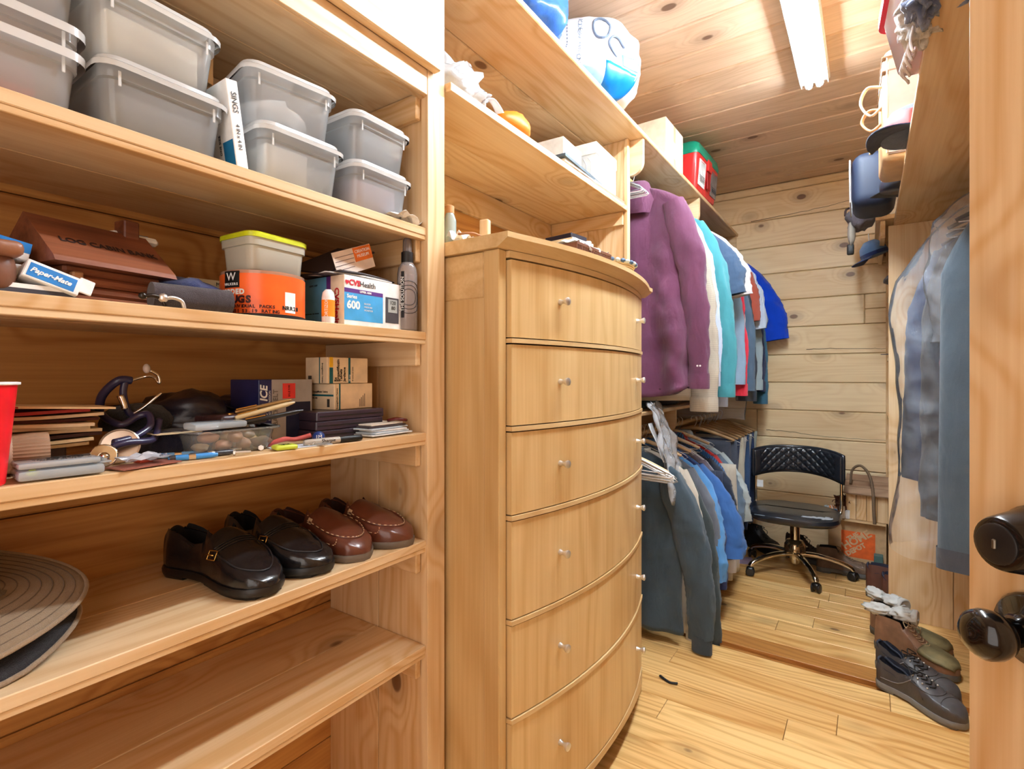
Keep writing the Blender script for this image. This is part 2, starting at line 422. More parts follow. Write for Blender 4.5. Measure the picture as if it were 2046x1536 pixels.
# left wall boards
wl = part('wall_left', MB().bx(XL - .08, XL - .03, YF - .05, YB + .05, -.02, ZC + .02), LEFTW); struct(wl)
wr = part('wall_right', MB().bx(XR + .03, XR + .08, YF - .05, YB + .05, -.02, ZC + .02), BACKW); struct(wr)
wf = part('wall_front', MB().bx(XL - .05, XR + .05, YF - .08, YF - .03, -.02, ZC + .02), BACKW); struct(wf)
z = 0.0
while z < ZC:
    z2 = min(z + .19, ZC)
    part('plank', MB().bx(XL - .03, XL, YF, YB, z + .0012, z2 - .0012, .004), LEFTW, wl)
    part('plank', MB().bx(XR, XR + .03, YF, YB, z + .0012, z2 - .0012, .004), PY, wr)
    part('plank', MB().bx(XL, XR, YF - .03, YF, z + .0012, z2 - .0012, .004), PX, wf)
    z = z2

# ------------------------------------------------------------------ door with knob and deadbolt
dth = math.atan2(.76, -.65)      # direction hinge -> free edge
dr = bpy.data.objects.new('door_1', None); C.objects.link(dr); dr['kind'] = 'structure'
dr.location = (.095, .80, 0); dr.rotation_euler = (0, 0, dth)   # local +X away from the hinge, local +Y is the face seen
# local: door from x=-.76 to 0, y from -.035 to 0 ; face seen has normal (-.76,-.65): rotate +90 of u
part('door_slab', MB().bx(-.62, -.115, -.035, 0, .012, 2.02), PZ, dr)
part('stile', MB().bx(-.115, 0, -.035, .0, .012, 2.02, .003), PZ, dr)
part('stile', MB().bx(-.74, -.62, -.035, .0, .012, 2.02, .003), PZ, dr)
kx = -.072; kz = .937
k_ = part('rose', MB().at((kx, 0, kz), (-pi / 2, 0, 0)).lathe([(.0, 0), (.038, 0), (.038, .004), (.034, .010), (.020, .016), (.016, .020), (.014, .026)], 28), col(22, 20, 20, .22, .6, coat=.5), dr, 40)
part('doorknob', MB().at((kx, 0, kz), (-pi / 2, 0, 0)).lathe([(.0, .024), (.0095, .024), (.0105, .031), (.016, .036), (.0225, .045), (.0250, .054), (.024, .063), (.0185, .070), (.009, .0745), (.0, .0755)], 28), col(22, 20, 20, .18, .6, coat=.6), dr, True)
k2 = part('deadbolt', MB().at((kx - .004, 0, 1.03), (-pi / 2, 0, 0)).lathe([(.0, 0), (.037, 0), (.037, .004), (.034, .010), (.0275, .044), (.026, .047), (.022, .049), (.0, .049)], 30), col(24, 22, 22, .25, .6, coat=.5), dr, 35)
part('lock_face', MB().at((kx - .004, 0, 1.03), (-pi / 2, 0, 0)).lathe([(.0, .048), (.0205, .048), (.0205, .0505), (.019, .0515), (.0, .0515)], 26), col(40, 38, 38, .4, .5), dr, 35)
part('keyway', MB().at((kx - .004, .0525, 1.03)).box((0, 0, 0), (.004, .003, .010), .001), col(120, 110, 95, .4, .8), dr)

# ------------------------------------------------------------------ ceiling lamp
lt = thing('ceiling_light', 'long bright tube light fixed along the board ceiling', 'light', (-.2, 1.81, ZC))
part('housing', MB().bx(-.06, .06, -.91, .91, -.028, 0, .006), WHITEP, lt)
me_, t_, N_, L_, b_ = nt('tube_glow'); b_.inputs['Base Color'].default_value = (1, 1, 1, 1)
b_.inputs['Emission Color'].default_value = (.79, .905, 1, 1); b_.inputs['Emission Strength'].default_value = TUBE_STRENGTH
for sx in (-.052, .052): part('shield_lip', MB().bx(sx - .002, sx + .002, -.91, .91, -.040, -.026), WHITEP, lt)  # lips added to hold direct tube light off the nearby ceiling
for sx in (-.021, .021):
    for ya, yb in ((-.89, -.01), (.01, .89)):
        part('tube', MB().at((sx, 0, -.045), (-pi / 2, 0, 0)).lathe([(.0145, ya), (.0145, yb)], 8), me_, lt, 60)
        for e in (ya, yb): part('tube_cap', MB().at((sx, e, -.045), (-pi / 2, 0, 0)).lathe([(.015, -.008), (.015, .008)], 10), STEEL, lt)

# ================================================================== LEFT SHELF UNIT
SH = {1: 1.553, 2: 1.304, 3: 1.063, 4: .806, 5: .554}
def shelf(parent, y0, y1, top, xf=-.874, xb=XL, t=.019, nose=True, name='shelf'):
    w = xf - xb
    b = part(name, MB().bx(xb + w * .52 + .0008, xf, y0, y1, top - t, top, .0015), PY, parent)
    part('board', MB().bx(xb, xb + w * .52 - .0008, y0, y1, top - t, top, .0015), PY, b)
    if nose: part('edging', MB().bx(xf - .022, xf - .002, y0, y1, top - t - .010, top - t, .001), PY, b)
    return b
un = thing('shelf_unit', 'built-in pine shelving with five loaded shelves at the left', 'shelving', (0, 0, 0))
for k in SH: shelf(un, -.50, .914, SH[k])
shelf(un, -.50, .914, 1.895, name='shelf')
# right side panel of two boards, cleats
part('side_panel', MB().bx(XL, -1.045, .915, .934, 0, 2.25, .001), PZ, un)
part('side_panel', MB().bx(-1.043, -.890, .915, .934, 0, 2.25, .001), PZ, un)
part('side_panel', MB().bx(XL, -.890, -.52, -.501, 0, 2.25, .001), PZ, un)
part('stile', MB().bx(-.890, -.868, .913, .973, 0, ZC, .001), PZ, un)
for k in list(SH.values()) + [1.895]:
    part('cleat', MB().bx(XL, -.892, .898, .9145, k - .019 - .062, k - .020, .002), PX, un)
part('cleat', MB().bx(XL, XL + .018, -.5, .897, 1.82, 1.875, .002), PY, un)
part('rail', MB().bx(-.888, -.868, -.5, .912, 1.868, 1.929, .0015), PY, un)
part('rail', MB().bx(-.888, -.868, -.5, .912, 1.9305, ZC, .0015), PY, un)
ud = thing('upper_cabinet_door', 'flat pine door mounted above the left shelving', 'cabinet door', (0, 0, 0))
part('door_panel', MB().bx(-.8675, -.845, -.3, .935, 1.927, 2.47, .003), PY, ud)

# ================================================================== LONG TOP SHELF AND MIDDLE BAY
ls = thing('closet_shelf', 'long wide pine shelf near the ceiling above the hanging shirts', 'shelf', (0, 0, 0))
part('board', MB().bx(-1.022, -.785, .975, YB, 2.215, 2.235, .003), PY, ls)
part('board', MB().bx(XL, -1.024, .975, YB, 2.215, 2.235, .003), PY, ls)
def bracket(parent, y, ztop, xa=-.86, xb=-.795, h=.15, deep=False):
    a = XL if deep else xa
    pts = [(a, 0), (xb, 0)] + [(xb - .055 + .055 * cos(q), -h + .055 - .055 * sin(q) if 0 else -(h - .055) - .055 * sin(q)) for q in [i * pi / 2 / 7 for i in range(8)]] + [(a, -h)]
    mb = MB(); mb.M = Matrix.Translation((0, y, ztop)) @ Matrix.Rotation(pi / 2, 4, 'X')
    mb.prism(pts, -.010, .010)
    part('bracket', mb, PX, parent)
bracket(ls, 2.162, 2.214, xa=-.852)
bracket(ls, 3.06, 2.214, deep=True)
bracket(ls, 4.06, 2.214, deep=True)
dv = thing('divider_panel', 'upright pine divider between dresser bay and hanging clothes', 'panel', (0, 0, 0))
part('board', MB().bx(-1.04, -.868, 2.126, 2.145, 0, 2.214, .001), PZ, dv)
part('board', MB().bx(XL, -1.042, 2.126, 2.145, 0, 2.214, .001), PZ, dv)
part('stile', MB().bx(-.867, -.850, 2.118, 2.1475, 0, 2.214, .0015), PZ, dv)
bs = thing('bay_shelf', 'wide knotty pine shelf over the dresser', 'shelf', (0, 0, 0))
shelf(bs, .975, 2.1165, 1.925, xf=-.85, nose=False, name='board', t=.022)
part('cleat', MB().bx(XL + .02, -.868, 2.108, 2.1255, 1.845, 1.902, .002), PX, bs)
part('cleat', MB().bx(XL, XL + .018, .975, 2.125, 1.80, 1.902, .002), PY, bs)

# rods and lower shelf of the hanging bay
part('closet_rod', MB().at((-.95, 0, 2.13), (-pi / 2, 0, 0)).lathe([(.016, 2.152), (.016, YB)], 14), col(205, 165, 110, .4), ls, 40)
lw = thing('lower_shelf', 'thin pine shelf under the upper row of shirts', 'shelf', (0, 0, 0))
part('board', MB().bx(XL, -.86, 2.151, YB, 1.012, 1.030, .003), PY, lw)
def lowbr(y):
    pts = [(XL, 0), (-.88, 0)] + [(-.88 - .06 + .06 * cos(q), -.075 - .06 * sin(q)) for q in [i * pi / 2 / 7 for i in range(8)]] + [(XL, -.135)]
    mb = MB(); mb.M = Matrix.Translation((0, y, 1.0115)) @ Matrix.Rotation(pi / 2, 4, 'X'); mb.prism(pts, -.010, .010)
    part('bracket', mb, PX, lw)
lowbr(2.9); lowbr(4.068)
part('closet_rod', MB().at((-.93, 0, .915), (-pi / 2, 0, 0)).lathe([(.014, 2.152), (.014, YB)], 14), col(205, 165, 110, .4), lw, 40)

# ================================================================== RIGHT SIDE
rs = thing('wardrobe_unit', 'tall pine wardrobe panel and overhead shelf on the right side', 'wardrobe', (0, 0, 0))
part('side_panel', MB().bx(.083, .33, 3.20, 3.22, 0, 1.944, .0015), PZ, rs)
part('side_panel', MB().bx(.332, XR, 3.20, 3.22, 0, 1.944, .0015), PZ, rs)
part('shelf', MB().bx(.105, .40, 1.0, 3.225, 1.945, 1.965, .002), PY, rs)
part('shelf', MB().bx(.402, XR, 1.0, 3.225, 1.945, 1.965, .002), PY, rs)
rs2 = thing('corner_shelves', 'narrow pine shelves in the far right corner behind the wardrobe panel', 'shelving', (0, 0, 0))
part('shelf', MB().bx(.03, XR, 3.24, YB, 1.99, 2.012, .002), PY, rs2)
for z in (1.66, 1.29, .93, .60, .30): part('shelf', MB().bx(.098, XR, 3.2205, YB - .022, z, z + .02, .002), PY, rs2)
part('side_panel', MB().bx(.092, XR, YB - .021, YB - .001, 0, 1.98, .001), PZ, rs2)
part('cleat', MB().bx(.05, .072, 3.26, YB - .025, 1.90, 1.989, .002), PY, rs2)
part('closet_rod', MB().at((.43, 0, 1.86), (-pi / 2, 0, 0)).lathe([(.014, 1.02), (.014, 3.1995)], 14), STEEL, rs, 40)

# ================================================================== DRESSER
ds = thing('dresser', 'tall bow-fronted light wood dresser with six wide drawers', 'dresser', (-.71, .984, 0))
# local: x = depth (front at 0), y 0..0.925
W = .925; BOW = .072
def bow(y, b=BOW): u = y / W; return b * 4 * u * (1 - u)
def bowslab(ya, yb, z0, z1, off0=0.0, off1=.02, n=22, zf=None):
    """slab that follows the bow; x from off0 to off1 in front of the chord"""
    rings = []
    for i in range(n + 1):
        yy = ya + (yb - ya) * i / n; x = bow(max(0, min(W, yy)))
        za = z0 if zf is None else zf(yy)
        rings.append([(x + off0, yy, za), (x + off1, yy, za), (x + off1, yy, z1), (x + off0, yy, z1)])
    return MB().loft(rings)
part('top', MB().loft([[(x, yy, z) for x, z in ((-.485, 1.497), (xf - .03, 1.497), (xf, 1.517), (xf, 1.530), (-.485, 1.530))] for yy, xf in [(-.010 + .965 * i / 26, .032 + bow(max(0, min(W, -.010 + .965 * i / 26)))) for i in range(27)]]), DY, ds)
part('side_panel', MB().bx(-.44, -.045, .004, .016, .06, 1.495), DZ, ds, label='inset side panel')
part('side_panel', MB().bx(-.44, -.045, .909, .921, .06, 1.495), DZ, ds)
part('back_panel', MB().bx(-.478, -.47, .01, .915, .05, 1.495), DZ, ds)
for yy in (0, W):
    s = 1 if yy == 0 else -1
    y1_, y2_ = sorted((yy, yy + s * .030))
    part('post', MB().bx(-.045, .0, y1_, y2_, 0, 1.4965, .002), DZ, ds)
    part('post', MB().bx(-.48, -.435, y1_, y2_, 0, 1.4965, .002), DZ, ds)
    yr1, yr2 = sorted((yy + s * .001, yy + s * .02))
    part('rail', MB().bx(-.434, -.046, yr1, yr2, 1.385, 1.4955, .003), DY, ds)
    part('rail', MB().bx(-.434, -.046, yr1, yr2, .04, .14, .003), DY, ds)
zs = [1.478, 1.277, 1.067, .855, .607, .373, .105]
part('face_rail', bowslab(.031, W - .031, 1.480, 1.496, -.02, 0.0), DY, ds)
for i in range(6):
    a, bt = zs[i], zs[i + 1]
    yk = .034
    d = part('drawer', bowslab(yk, W - yk, bt + .014, a - .003, -.015, .002, 28), DZ, ds)
    for ky in (.20, .755):
        pr_ = MB(); x = bow(ky) + .002
        # knob points along the face normal
        sl = BOW * 4 * (1 - 2 * ky / W) / W; ang = math.atan(-sl)
        pr_.M = Matrix.Translation((x, ky, (a + bt) / 2 + .012)) @ Matrix.Rotation(ang, 4, 'Z') @ Matrix.Rotation(pi / 2, 4, 'Y')
        pr_.lathe([(0, 0), (.0075, 0), (.0075, .002), (.0052, .008), (.0048, .013), (.0085, .020), (.0105, .025), (.010, .028), (.006, .030), (0, .0305)], 16)
        kn = part('knob', pr_, STEEL, d, 50)
    if i < 5: part('face_rail', bowslab(.031, W - .031, bt + .0005, bt + .011, -.02, .006), DY, ds)
    else: part('face_rail', bowslab(.031, W - .031, .07, .115, -.02, .004, 22, zf=lambda q: .045 + .05 * (1 - ((q - W / 2) / (W / 2)) ** 2)), DY, ds)
part('carcass', MB().bx(-.43, -.03, .035, .89, .12, 1.48), col(60, 35, 15, .9), ds)
# ================================================================== ITEM BUILDERS
def patch(parent, face, s, a0, a1, b0, b1, m, name='print', out=.0004):
    """flat print on a box face of a thing centred in x,y with its base at z 0. a along the reading direction, b up (both in metres from the face's lower left)"""
    sx, sy, sz = s; mb = MB()
    if face == 'X': mb.bx(sx / 2, sx / 2 + out, -sy / 2 + a0, -sy / 2 + a1, b0, b1)
    elif face == 'Y': mb.bx(-sx / 2 + a0, -sx / 2 + a1, -sy / 2 - out, -sy / 2, b0, b1)
    else: mb.bx(-sx / 2 + a0, -sx / 2 + a1, -sy / 2 + b0, -sy / 2 + b1, sz, sz + out)
    return part(name, mb, m, parent)
def ptext(parent, face, s, a, b, st, size, m, rot=0.0, align='LEFT', sx_=1.0, bold=0.0, shear=0.0, out=.0009):
    sx, sy, sz = s
    if face == 'X': loc, r = (sx / 2 + out, -sy / 2 + a, b), vert(RX, rot)
    elif face == 'Y': loc, r = (-sx / 2 + a, -sy / 2 - out, b), vert(RY, rot)
    else: loc, r = (-sx / 2 + a, -sy / 2 + b, sz + out), (0, 0, rot)
    return text(st, size, m, parent, loc, r, align=align, sx=sx_, bold=bold, shear=shear)
def carton(name, label, cat, loc, rot, s, m, bev=.0012, group=None, lid=None):
    t = thing(name, label, cat, loc, rot, group)
    sx, sy, sz = s
    part('carton_body', MB().bx(-sx / 2, sx / 2, -sy / 2, sy / 2, 0, sz, bev), m, t)
    return t
BINP = clear('bin_plastic', (.95, .98, 1), .52, .14, (.95, .98, 1), gloss=.30, trans=.55)
BINL = clear('bin_lid_plastic', (.95, .97, .98), .85, .2, (.97, .98, .98), gloss=.2, trans=.4)
def bin_(label, loc, rot, sx=.25, sy=.178, h=.107, lid=True, group='clear lidded storage bins on the top shelf', lipg=.012):
    t = thing('storage_bin', label, 'storage bin', loc, rot, group)
    hh = h - (.014 if lid else 0)
    rings = []
    for z, k in ((0, .86), (.004, .89), (hh * .5, .93), (hh - .02, .955), (hh - .018, .985), (hh, .99)):
        rings.append([(x, y, z) for x, y in rrect(sx * k - .006, sy * k - .006, .024)])
    part('tub', MB().loft(rings, True, (True, False)), BINP, t, 50)
    if lid:
        rings = [[(x, y, z) for x, y in rrect(sx * k, sy * k, .028)] for z, k in ((hh - .006, 1.03), (hh + .0015, 1.035), (hh + .004, 1.01), (hh + .005, .97), (hh + .0135, .955), (hh + .014, .90), (hh + .009, .87))]
        part('lid', MB().loft(rings, True, (False, True)), BINL, t, 50)
    else:
        rings = [[(x, y, z) for x, y in rrect(sx * k, sy * k, .028)] for z, k in ((hh - .012, 1.04), (hh, 1.04), (hh, .99))]
        part('rim', MB().loft(rings, True, (False, False)), BINL, t, 50)
    for a in (-1, 1): part('rib', MB().bx(sx / 2 * .955, sx / 2 * .968, a * sy * .36 - .002, a * sy * .36 + .002, hh - .030, hh - .008, .001), BINL, t)
    return t
def lump(c, r, seed, amp=.25, f=3.0, n=14, m=10):
    """an irregular closed lump"""
    mb = MB(); rr = r if hasattr(r, '__len__') else (r, r, r); rings = []
    for i in range(m + 1):
        a = -pi / 2 + pi * i / m; k = max(cos(a), .02); ring = []
        for j in range(n):
            b = 2 * pi * j / n; d = Vector((k * cos(b), k * sin(b), sin(a)))
            q = 1 + amp * nz(d.x * f + seed, d.y * f, d.z * f - seed)
            ring.append((c[0] + rr[0] * d.x * q, c[1] + rr[1] * d.y * q, c[2] + rr[2] * d.z * q))
        rings.append(ring)
    return mb.loft(rings)
def crumple(w, d, h, seed, nu=10, nv=10, t=.0006):
    def f(u, v):
        x = (u - .5) * w; y = (v - .5) * d
        return (x + .12 * w * nz(u * 4, v * 4, seed), y + .12 * d * nz(u * 4 + 9, v * 4, seed), h * (.45 + .9 * nz(u * 3.2 + seed, v * 3.2, seed * 2)))
    return MB().sheet(f, nu, nv, t)
def bottle(name, label, cat, loc, prof, m, capprof=None, capm=None, rot=0):
    t = thing(name, label, cat, loc, rot); part('bottle_body', MB().lathe(prof, 24), m, t, 50)
    if capprof: part('cap', MB().lathe(capprof, 20), capm, t, 50)
    return t

# ---- shoes ------------------------------------------------------------
class Shoe:
    def __init__(s, L=.29, W=.105, prof=None, open_=(.03, .50), base=.018, wid=None, side=1, pinch=.72):
        s.L, s.W, s.side, s.base, s.pinch = L, W, side, base, pinch
        s.prof = prof; s.open_ = open_
        s.wid = wid or [(0, .30), (.03, .52), (.10, .66), (.25, .66), (.42, .70), (.62, .93), (.72, 1.0), (.82, .96), (.91, .78), (.965, .50), (1, .16)]
    def w(s, t): return interp(s.wid, t) * s.W / 2
    def cen(s, t): return s.side * .012 * sin(max(0, t) * pi) * (1 if t > .3 else t / .3) - s.side * .006
    def S(s, t, u, out=0.0):
        o0, o1 = s.open_
        op = min(1, max(0, (t - o0) / .03)) * (1 - min(1, max(0, (t - o1) / .05))); op = op * op * (3 - 2 * op)
        w = s.w(t) + out; h = interp(s.prof, t) + out; c = s.cen(t); q = .5
        a = 2 * u - 1; sg = 1 if a >= 0 else -1; aa = abs(a)
        k = s.pinch + (1 - s.pinch) * (0 if t < .55 else 0)
        wr = w * k
        if aa >= q:
            e = (1 - aa) / (1 - q)
            y = w + .05 * w * sin(pi * e) - (w - wr) * e ** 2
            zo = s.base + h * .98 * e ** .95; zc = s.base + h * .86 * sin(e * pi / 2) ** .85
            z = zo * op + zc * (1 - op)
        else:
            e = aa / q
            zc = s.base + h * (.86 + .14 * cos(e * pi / 2) ** .8)
            zi = s.base + .008 + (h * .98 - .008) * e ** 9
            z = zi * op + zc * (1 - op)
            y = wr * (e ** .55 * op + e * (1 - op))
        return ((t - .5) * s.L, c + sg * y, z)
    def build(s, t_, leather, lining, solem, nu=44, nv=32, sole_h=None, heel=True):
        TT = [.1 * i / 10 for i in range(10)] + [.1 + (s.open_[1] - .13) * i / 12 for i in range(12)] + [s.open_[1] - .03 + .1 * i / 12 for i in range(12)] + [s.open_[1] + .07 + (.93 - s.open_[1]) * (i / 20) ** .8 for i in range(21)]
        nu = len(TT) - 1
        P_ = [[s.S(T_, j / nv) for j in range(nv + 1)] for T_ in TT]
        out, inn = MB(), MB(); fo, fi = [], []
        vs = [p for r in P_ for p in r]
        o0, o1 = s.open_
        for i in range(nu):
            for j in range(nv):
                a = i * (nv + 1) + j; f = (a, a + nv + 1, a + nv + 2, a + 1)
                tm = (TT[i] + TT[i + 1]) / 2; um = abs(2 * (j + .5) / nv - 1)
                (fi if (o0 < tm < o1 + .02 and um < .47) else fo).append(f)
        fo.append(tuple(range(nv, -1, -1))); fo.append(tuple(nu * (nv + 1) + j for j in range(nv + 1)))
        def sub(fs):
            used = sorted({k for f in fs for k in f}); mp = {k: i for i, k in enumerate(used)}
            return MB().add([vs[k] for k in used], [tuple(mp[k] for k in f) for f in fs])
        up = part('upper', sub(fo), leather, t_, 60)
        if fi: part('lining', sub(fi), lining, t_, 60)
        # sole
        sh = s.base
        def outl(g, z):
            ring = [((t - .5) * s.L, s.cen(t) + s.w(t) + g, z) for t in [i / 24 for i in range(25)]]
            ring += [((t - .5) * s.L, s.cen(t) - s.w(t) - g, z) for t in [i / 24 for i in range(24, -1, -1)]]
            return ring
        part('sole', MB().loft([outl(.001, sh * .25 if heel else 0), outl(.004, sh * .35), outl(.005, sh * .8), outl(.003, sh * 1.05)]), solem, t_, 40)
        if heel:
            ring = lambda z, g: [((t - .5) * s.L, s.cen(t) + s.w(t) + g, z) for t in [i / 40 for i in range(11)]] + [((t - .5) * s.L, s.cen(t) - s.w(t) - g, z) for t in [i / 40 for i in range(10, -1, -1)]]
            part('heel', MB().loft([ring(0, .001), ring(sh * .3, .003)]), solem, t_, 40)
            ring2 = [((t - .5) * s.L, s.cen(t) + s.w(t), 0) for t in [.45 + i / 24 for i in range(13)]] + [((t - .5) * s.L, s.cen(t) - s.w(t), 0) for t in [.45 + i / 24 for i in range(12, -1, -1)]]
            part('tread', MB().loft([[(x, y * .96, 0) for x, y, z in ring2], [(x, y, sh * .3) for x, y, z in ring2]]), solem, t_, 40)
        return up
    def seam(s, pts, r, m, parent, name='stitching', smooth=3, out=.0008, dash=False):
        pp = [s.S(a, b, out) for a, b in pts]
        if dash:
            q = spline([Vector(p) for p in pp], 4); mb = MB()
            for i in range(0, len(q) - 1, 2): mb.tube([q[i], q[i + 1]], r, 5)
        else: mb = MB().tube(pp, r, 6, smooth)
        return part(name, mb, m, parent, True)

# ---- garments ---------------------------------------------------------
def garment(name, label, cat, x, y, ztop, m, sh=.235, bw=.265, length=1.0, sleeve=.70, slrad=(.068, .042), spread=(.02, .10), collar=True, rz=0.0,
            cuff=True, thick=.020, seed=0, collarm=None, group=None, hem=.01, fold=.010, cuffm=None, drop=.085, curve=False, neck=.068, sweat=False, cs=1.0):
    """a shirt hanging in the plane across the rod: local x across the shoulders, z 0 at the collar top"""
    t = thing(name, label, cat, (x, y, ztop), (0, 0, rz), group)
    NR, NA = 44, 60; rings = []
    for i in range(NR + 1):
        q = i / NR
        if q < .22:
            k = q / .22; hw = neck + (sh - neck) * k ** .9; z = -.035 - drop * k ** 1.3; th = .020 + (thick * .9 - .020) * k
        else:
            k = (q - .22) / .78; hw = sh + (bw - sh) * min(1, k * 2.0) + .008 * sin(k * 5 + seed); z = -.035 - drop - (length - .035 - drop) * k
            th = thick * (.9 + .35 * k)
        ring = []
        for j in range(NA):
            a = 2 * pi * j / NA; ca, sa = cos(a), sin(a)
            xx = hw * (abs(ca) ** .75) * (1 if ca >= 0 else -1); yy = th * (abs(sa) ** .8) * (1 if sa >= 0 else -1)
            am = fold * min(1, q * 2.2)
            yy += am * (sin(xx * 38 + seed * 2.1 + z * 2.5) * .5 + 1.3 * nz(xx * 9 + seed, z * 2.2, seed * 1.7 + (0 if sa > 0 else 5)) + .55 * crs(xx * 11 + z * 5, z * 3.2 + seed, seed) + .45 * crs(xx * 5 - z * 6, z * 6 + seed, seed + 3))
            xx += .25 * am * nz(z * 7, sa * 2, seed) * 2
            zz = z
            if curve and q > .8: zz += .06 * (abs(ca) ** 2) * ((q - .8) / .2)
            if q > .9: zz += .010 * nz(xx * 7, seed, 3) * ((q - .9) / .1)
            ring.append((xx, yy, zz))
        rings.append(ring)
    part('body', MB().loft(rings, True, (False, True)), m, t, True)
    for sgn, sp in ((-1, spread[0]), (1, spread[1])):
        if sleeve <= 0: continue
        n = 60; rg = []
        x0 = sgn * (sh - .045); z0 = -.035 - drop - .035
        for i in range(n + 1):
            k = i / n; e = k ** .8
            cx = x0 + sgn * (.035 * min(1, k * 4) + sp * sin(min(1, k * 1.1) * pi / 2)); cz = z0 + .03 * (1 - min(1, k * 5)) - sleeve * k
            cy = -.018 * sin(k * 2.2 + seed) - .012 * k
            rx = slrad[0] + (slrad[1] - slrad[0]) * k; ry = rx * .42
            rx *= (1 - .35 * max(0, 1 - k * 8))
            ring = []
            for j in range(28):
                a = 2 * pi * j / 28
                wob = 1 + .20 * nz(cos(a) * 1.6 + seed, sin(a) * 1.6, k * 6 + seed * 3) + (.08 * crs(cos(a) * 1.2 + k * 4, sin(a) * 1.2 + seed, k * 9 - cos(a) * 1.5) + .055 * crs(cos(a) * 2 + seed, k * 13 + sin(a) * 2, seed)) * min(1, 3 * k)
                ring.append((cx + rx * cos(a) * wob, cy + ry * sin(a) * wob, cz + .012 * sgn * cos(a)))
            rg.append(ring)
        part('sleeve', MB().loft(rg, True, (False, False)), m, t, True)
        if cuff:
            cxe, cye, cze = cx, cy, cz
            rr = slrad[1] * (.82 if sweat else 1.06)
            cr = [[(cxe + rr * f * cos(2 * pi * j / 20), cye + rr * f * .55 * sin(2 * pi * j / 20), cze + zz) for j in range(20)] for zz, f in ((.012, 1.0), (.0, 1.03), (-.05, 1.03), (-.056, 1.0), (-.05, .94), (.0, .9))]
            part('cuff', MB().loft(cr, True, (False, False)), cuffm or m, t, 50)
    if collar:
        cr = []
        for f, zz in ((1.0, -.045), (.92, -.005), (.95, .0), (1.12, -.012), (1.12 + .2 * cs, -.052 * cs), (1.08 + .2 * cs, -.054 * cs), (1.05, -.02)):
            cr.append([(neck * f * cos(2 * pi * j / 24), .034 * f * sin(2 * pi * j / 24) - (.012 if sin(2 * pi * j / 24) < -.6 and f > 1.1 else 0), zz - (.03 * cs if sin(2 * pi * j / 24) < -.5 and f > 1.13 else 0)) for j in range(24)])
        part('collar', MB().loft(cr, True, (False, False)), collarm or m, t, 50)
    else:
        cr = [[(neck * f * cos(2 * pi * j / 24), .045 * f * sin(2 * pi * j / 24), zz) for j in range(24)] for f, zz in ((1.08, -.045), (1.0, -.024), (.93, -.026), (.95, -.05))]
        part('collar', MB().loft(cr, True, (False, False)), collarm or m, t, 50)
    return t
def hanger(x, y, zrod, label, m, w=.215, kind='wire', rz=0.0, group=None, drop=.11, hook=.045):
    t = thing('clothes_hanger', label, 'hanger', (x, y, zrod), (0, 0, rz), group)
    r = .0016 if kind == 'wire' else .004
    R_ = .019
    hk = [(-R_ * .9, 0, -.004)] + [(R_ * cos(a), 0, .004 + R_ * sin(a)) for a in [pi * (1 - i / 6) for i in range(1, 7)]] + [(.012, 0, -.022), (0, 0, -hook)]
    part('hook', MB().tube(hk, r if kind == 'wire' else .0018, 6, 3), m if kind == 'wire' else STEEL, t, True)
    if kind == 'wood':
        pts = [(-w, 0, -hook - .065), (-w * .5, 0, -hook - .028), (0, 0, -hook - .005), (w * .5, 0, -hook - .028), (w, 0, -hook - .065)]
        part('arms', MB().tube(pts, lambda q: .007 + .004 * sin(q * pi), 8, 4), m, t, True)
        part('bar', MB().tube([(-w * .95, 0, -hook - .072), (w * .95, 0, -hook - .072)], .0025, 6), STEEL, t, True)
    else:
        pts = [(0, 0, -hook), (w * .93, 0, -hook - .075), (w, 0, -hook - .087), (w * .93, 0, -hook - .094), (-w * .93, 0, -hook - .094), (-w, 0, -hook - .087), (-w * .93, 0, -hook - .075)]
        part('arms', MB().tube(pts + [pts[0]], r * (1.0 if kind == 'wire' else 1.0), 6, 0), m, t, True)
    return t
def trousers(label, x, y, ztop, m, w=.17, length=.72, seed=0, rz=0, group=None, th=.022, name='trousers', cat='trousers'):
    t = thing(name, label, cat, (x, y, ztop), (0, 0, rz), group)
    for k, (dx, dl) in enumerate(((-.018, 0), (.014, -.05))):
        rg = []
        for i in range(18):
            q = i / 17; ring = []
            for j in range(28):
                a = 2 * pi * j / 28
                xx = w / 2 * (abs(cos(a)) ** .6) * (1 if cos(a) > 0 else -1) * (1 - .08 * q); yy = th * (.25 + .75 * min(1, q * 4)) * sin(a)
                yy += .010 * nz(xx * 12 + seed + k, q * 3, seed) * min(1, q * 3)
                ring.append((xx + dx + .012 * sin(q * 3 + seed), yy + (k - .5) * .016, -q * (length + dl)))
            rg.append(ring)
        part('trouser_leg', MB().loft(rg), m, t, True)
    return t
# ================================================================== TOP-SHELF BINS (z 1.553)
Z1 = SH[1] + .0005
G = 'clear lidded storage bins on the top shelf'
def at_y(px, x=-.885): return P(px, 400, x=x).y
PAPER = col(238, 236, 230, .7); WHT = col(244, 244, 244, .6)
BH = .107
bd = [(.158, .0, 'A1'), ]
xb = -.885 - .125
bin_('cloudy bin with red packets inside at the left end of the top shelf', (xb - .012, .176, Z1), 0, h=.088, lid=False, group=None)
bin_('cloudy rimmed bin nested over the red-packet bin, top left', (xb - .012, .176, Z1 + .034), 0, h=.088, lid=False, group=None)
bin_('cloudy lidded bin topmost in the far left stack', (xb - .012, .176, Z1 + .1235), 0, group=None)
solo('packet', MB().box((0, 0, .03), (.17, .10, .05), .004), col(225, 120, 110, .6), 'pink and red packet showing through the leftmost bin', 'packet', (xb - .012, .17, Z1 + .006))
bin_('wide clear bin with dark contents on the shelf beside the leaning white box', (xb, .366, Z1), 0, sy=.182, group=None)
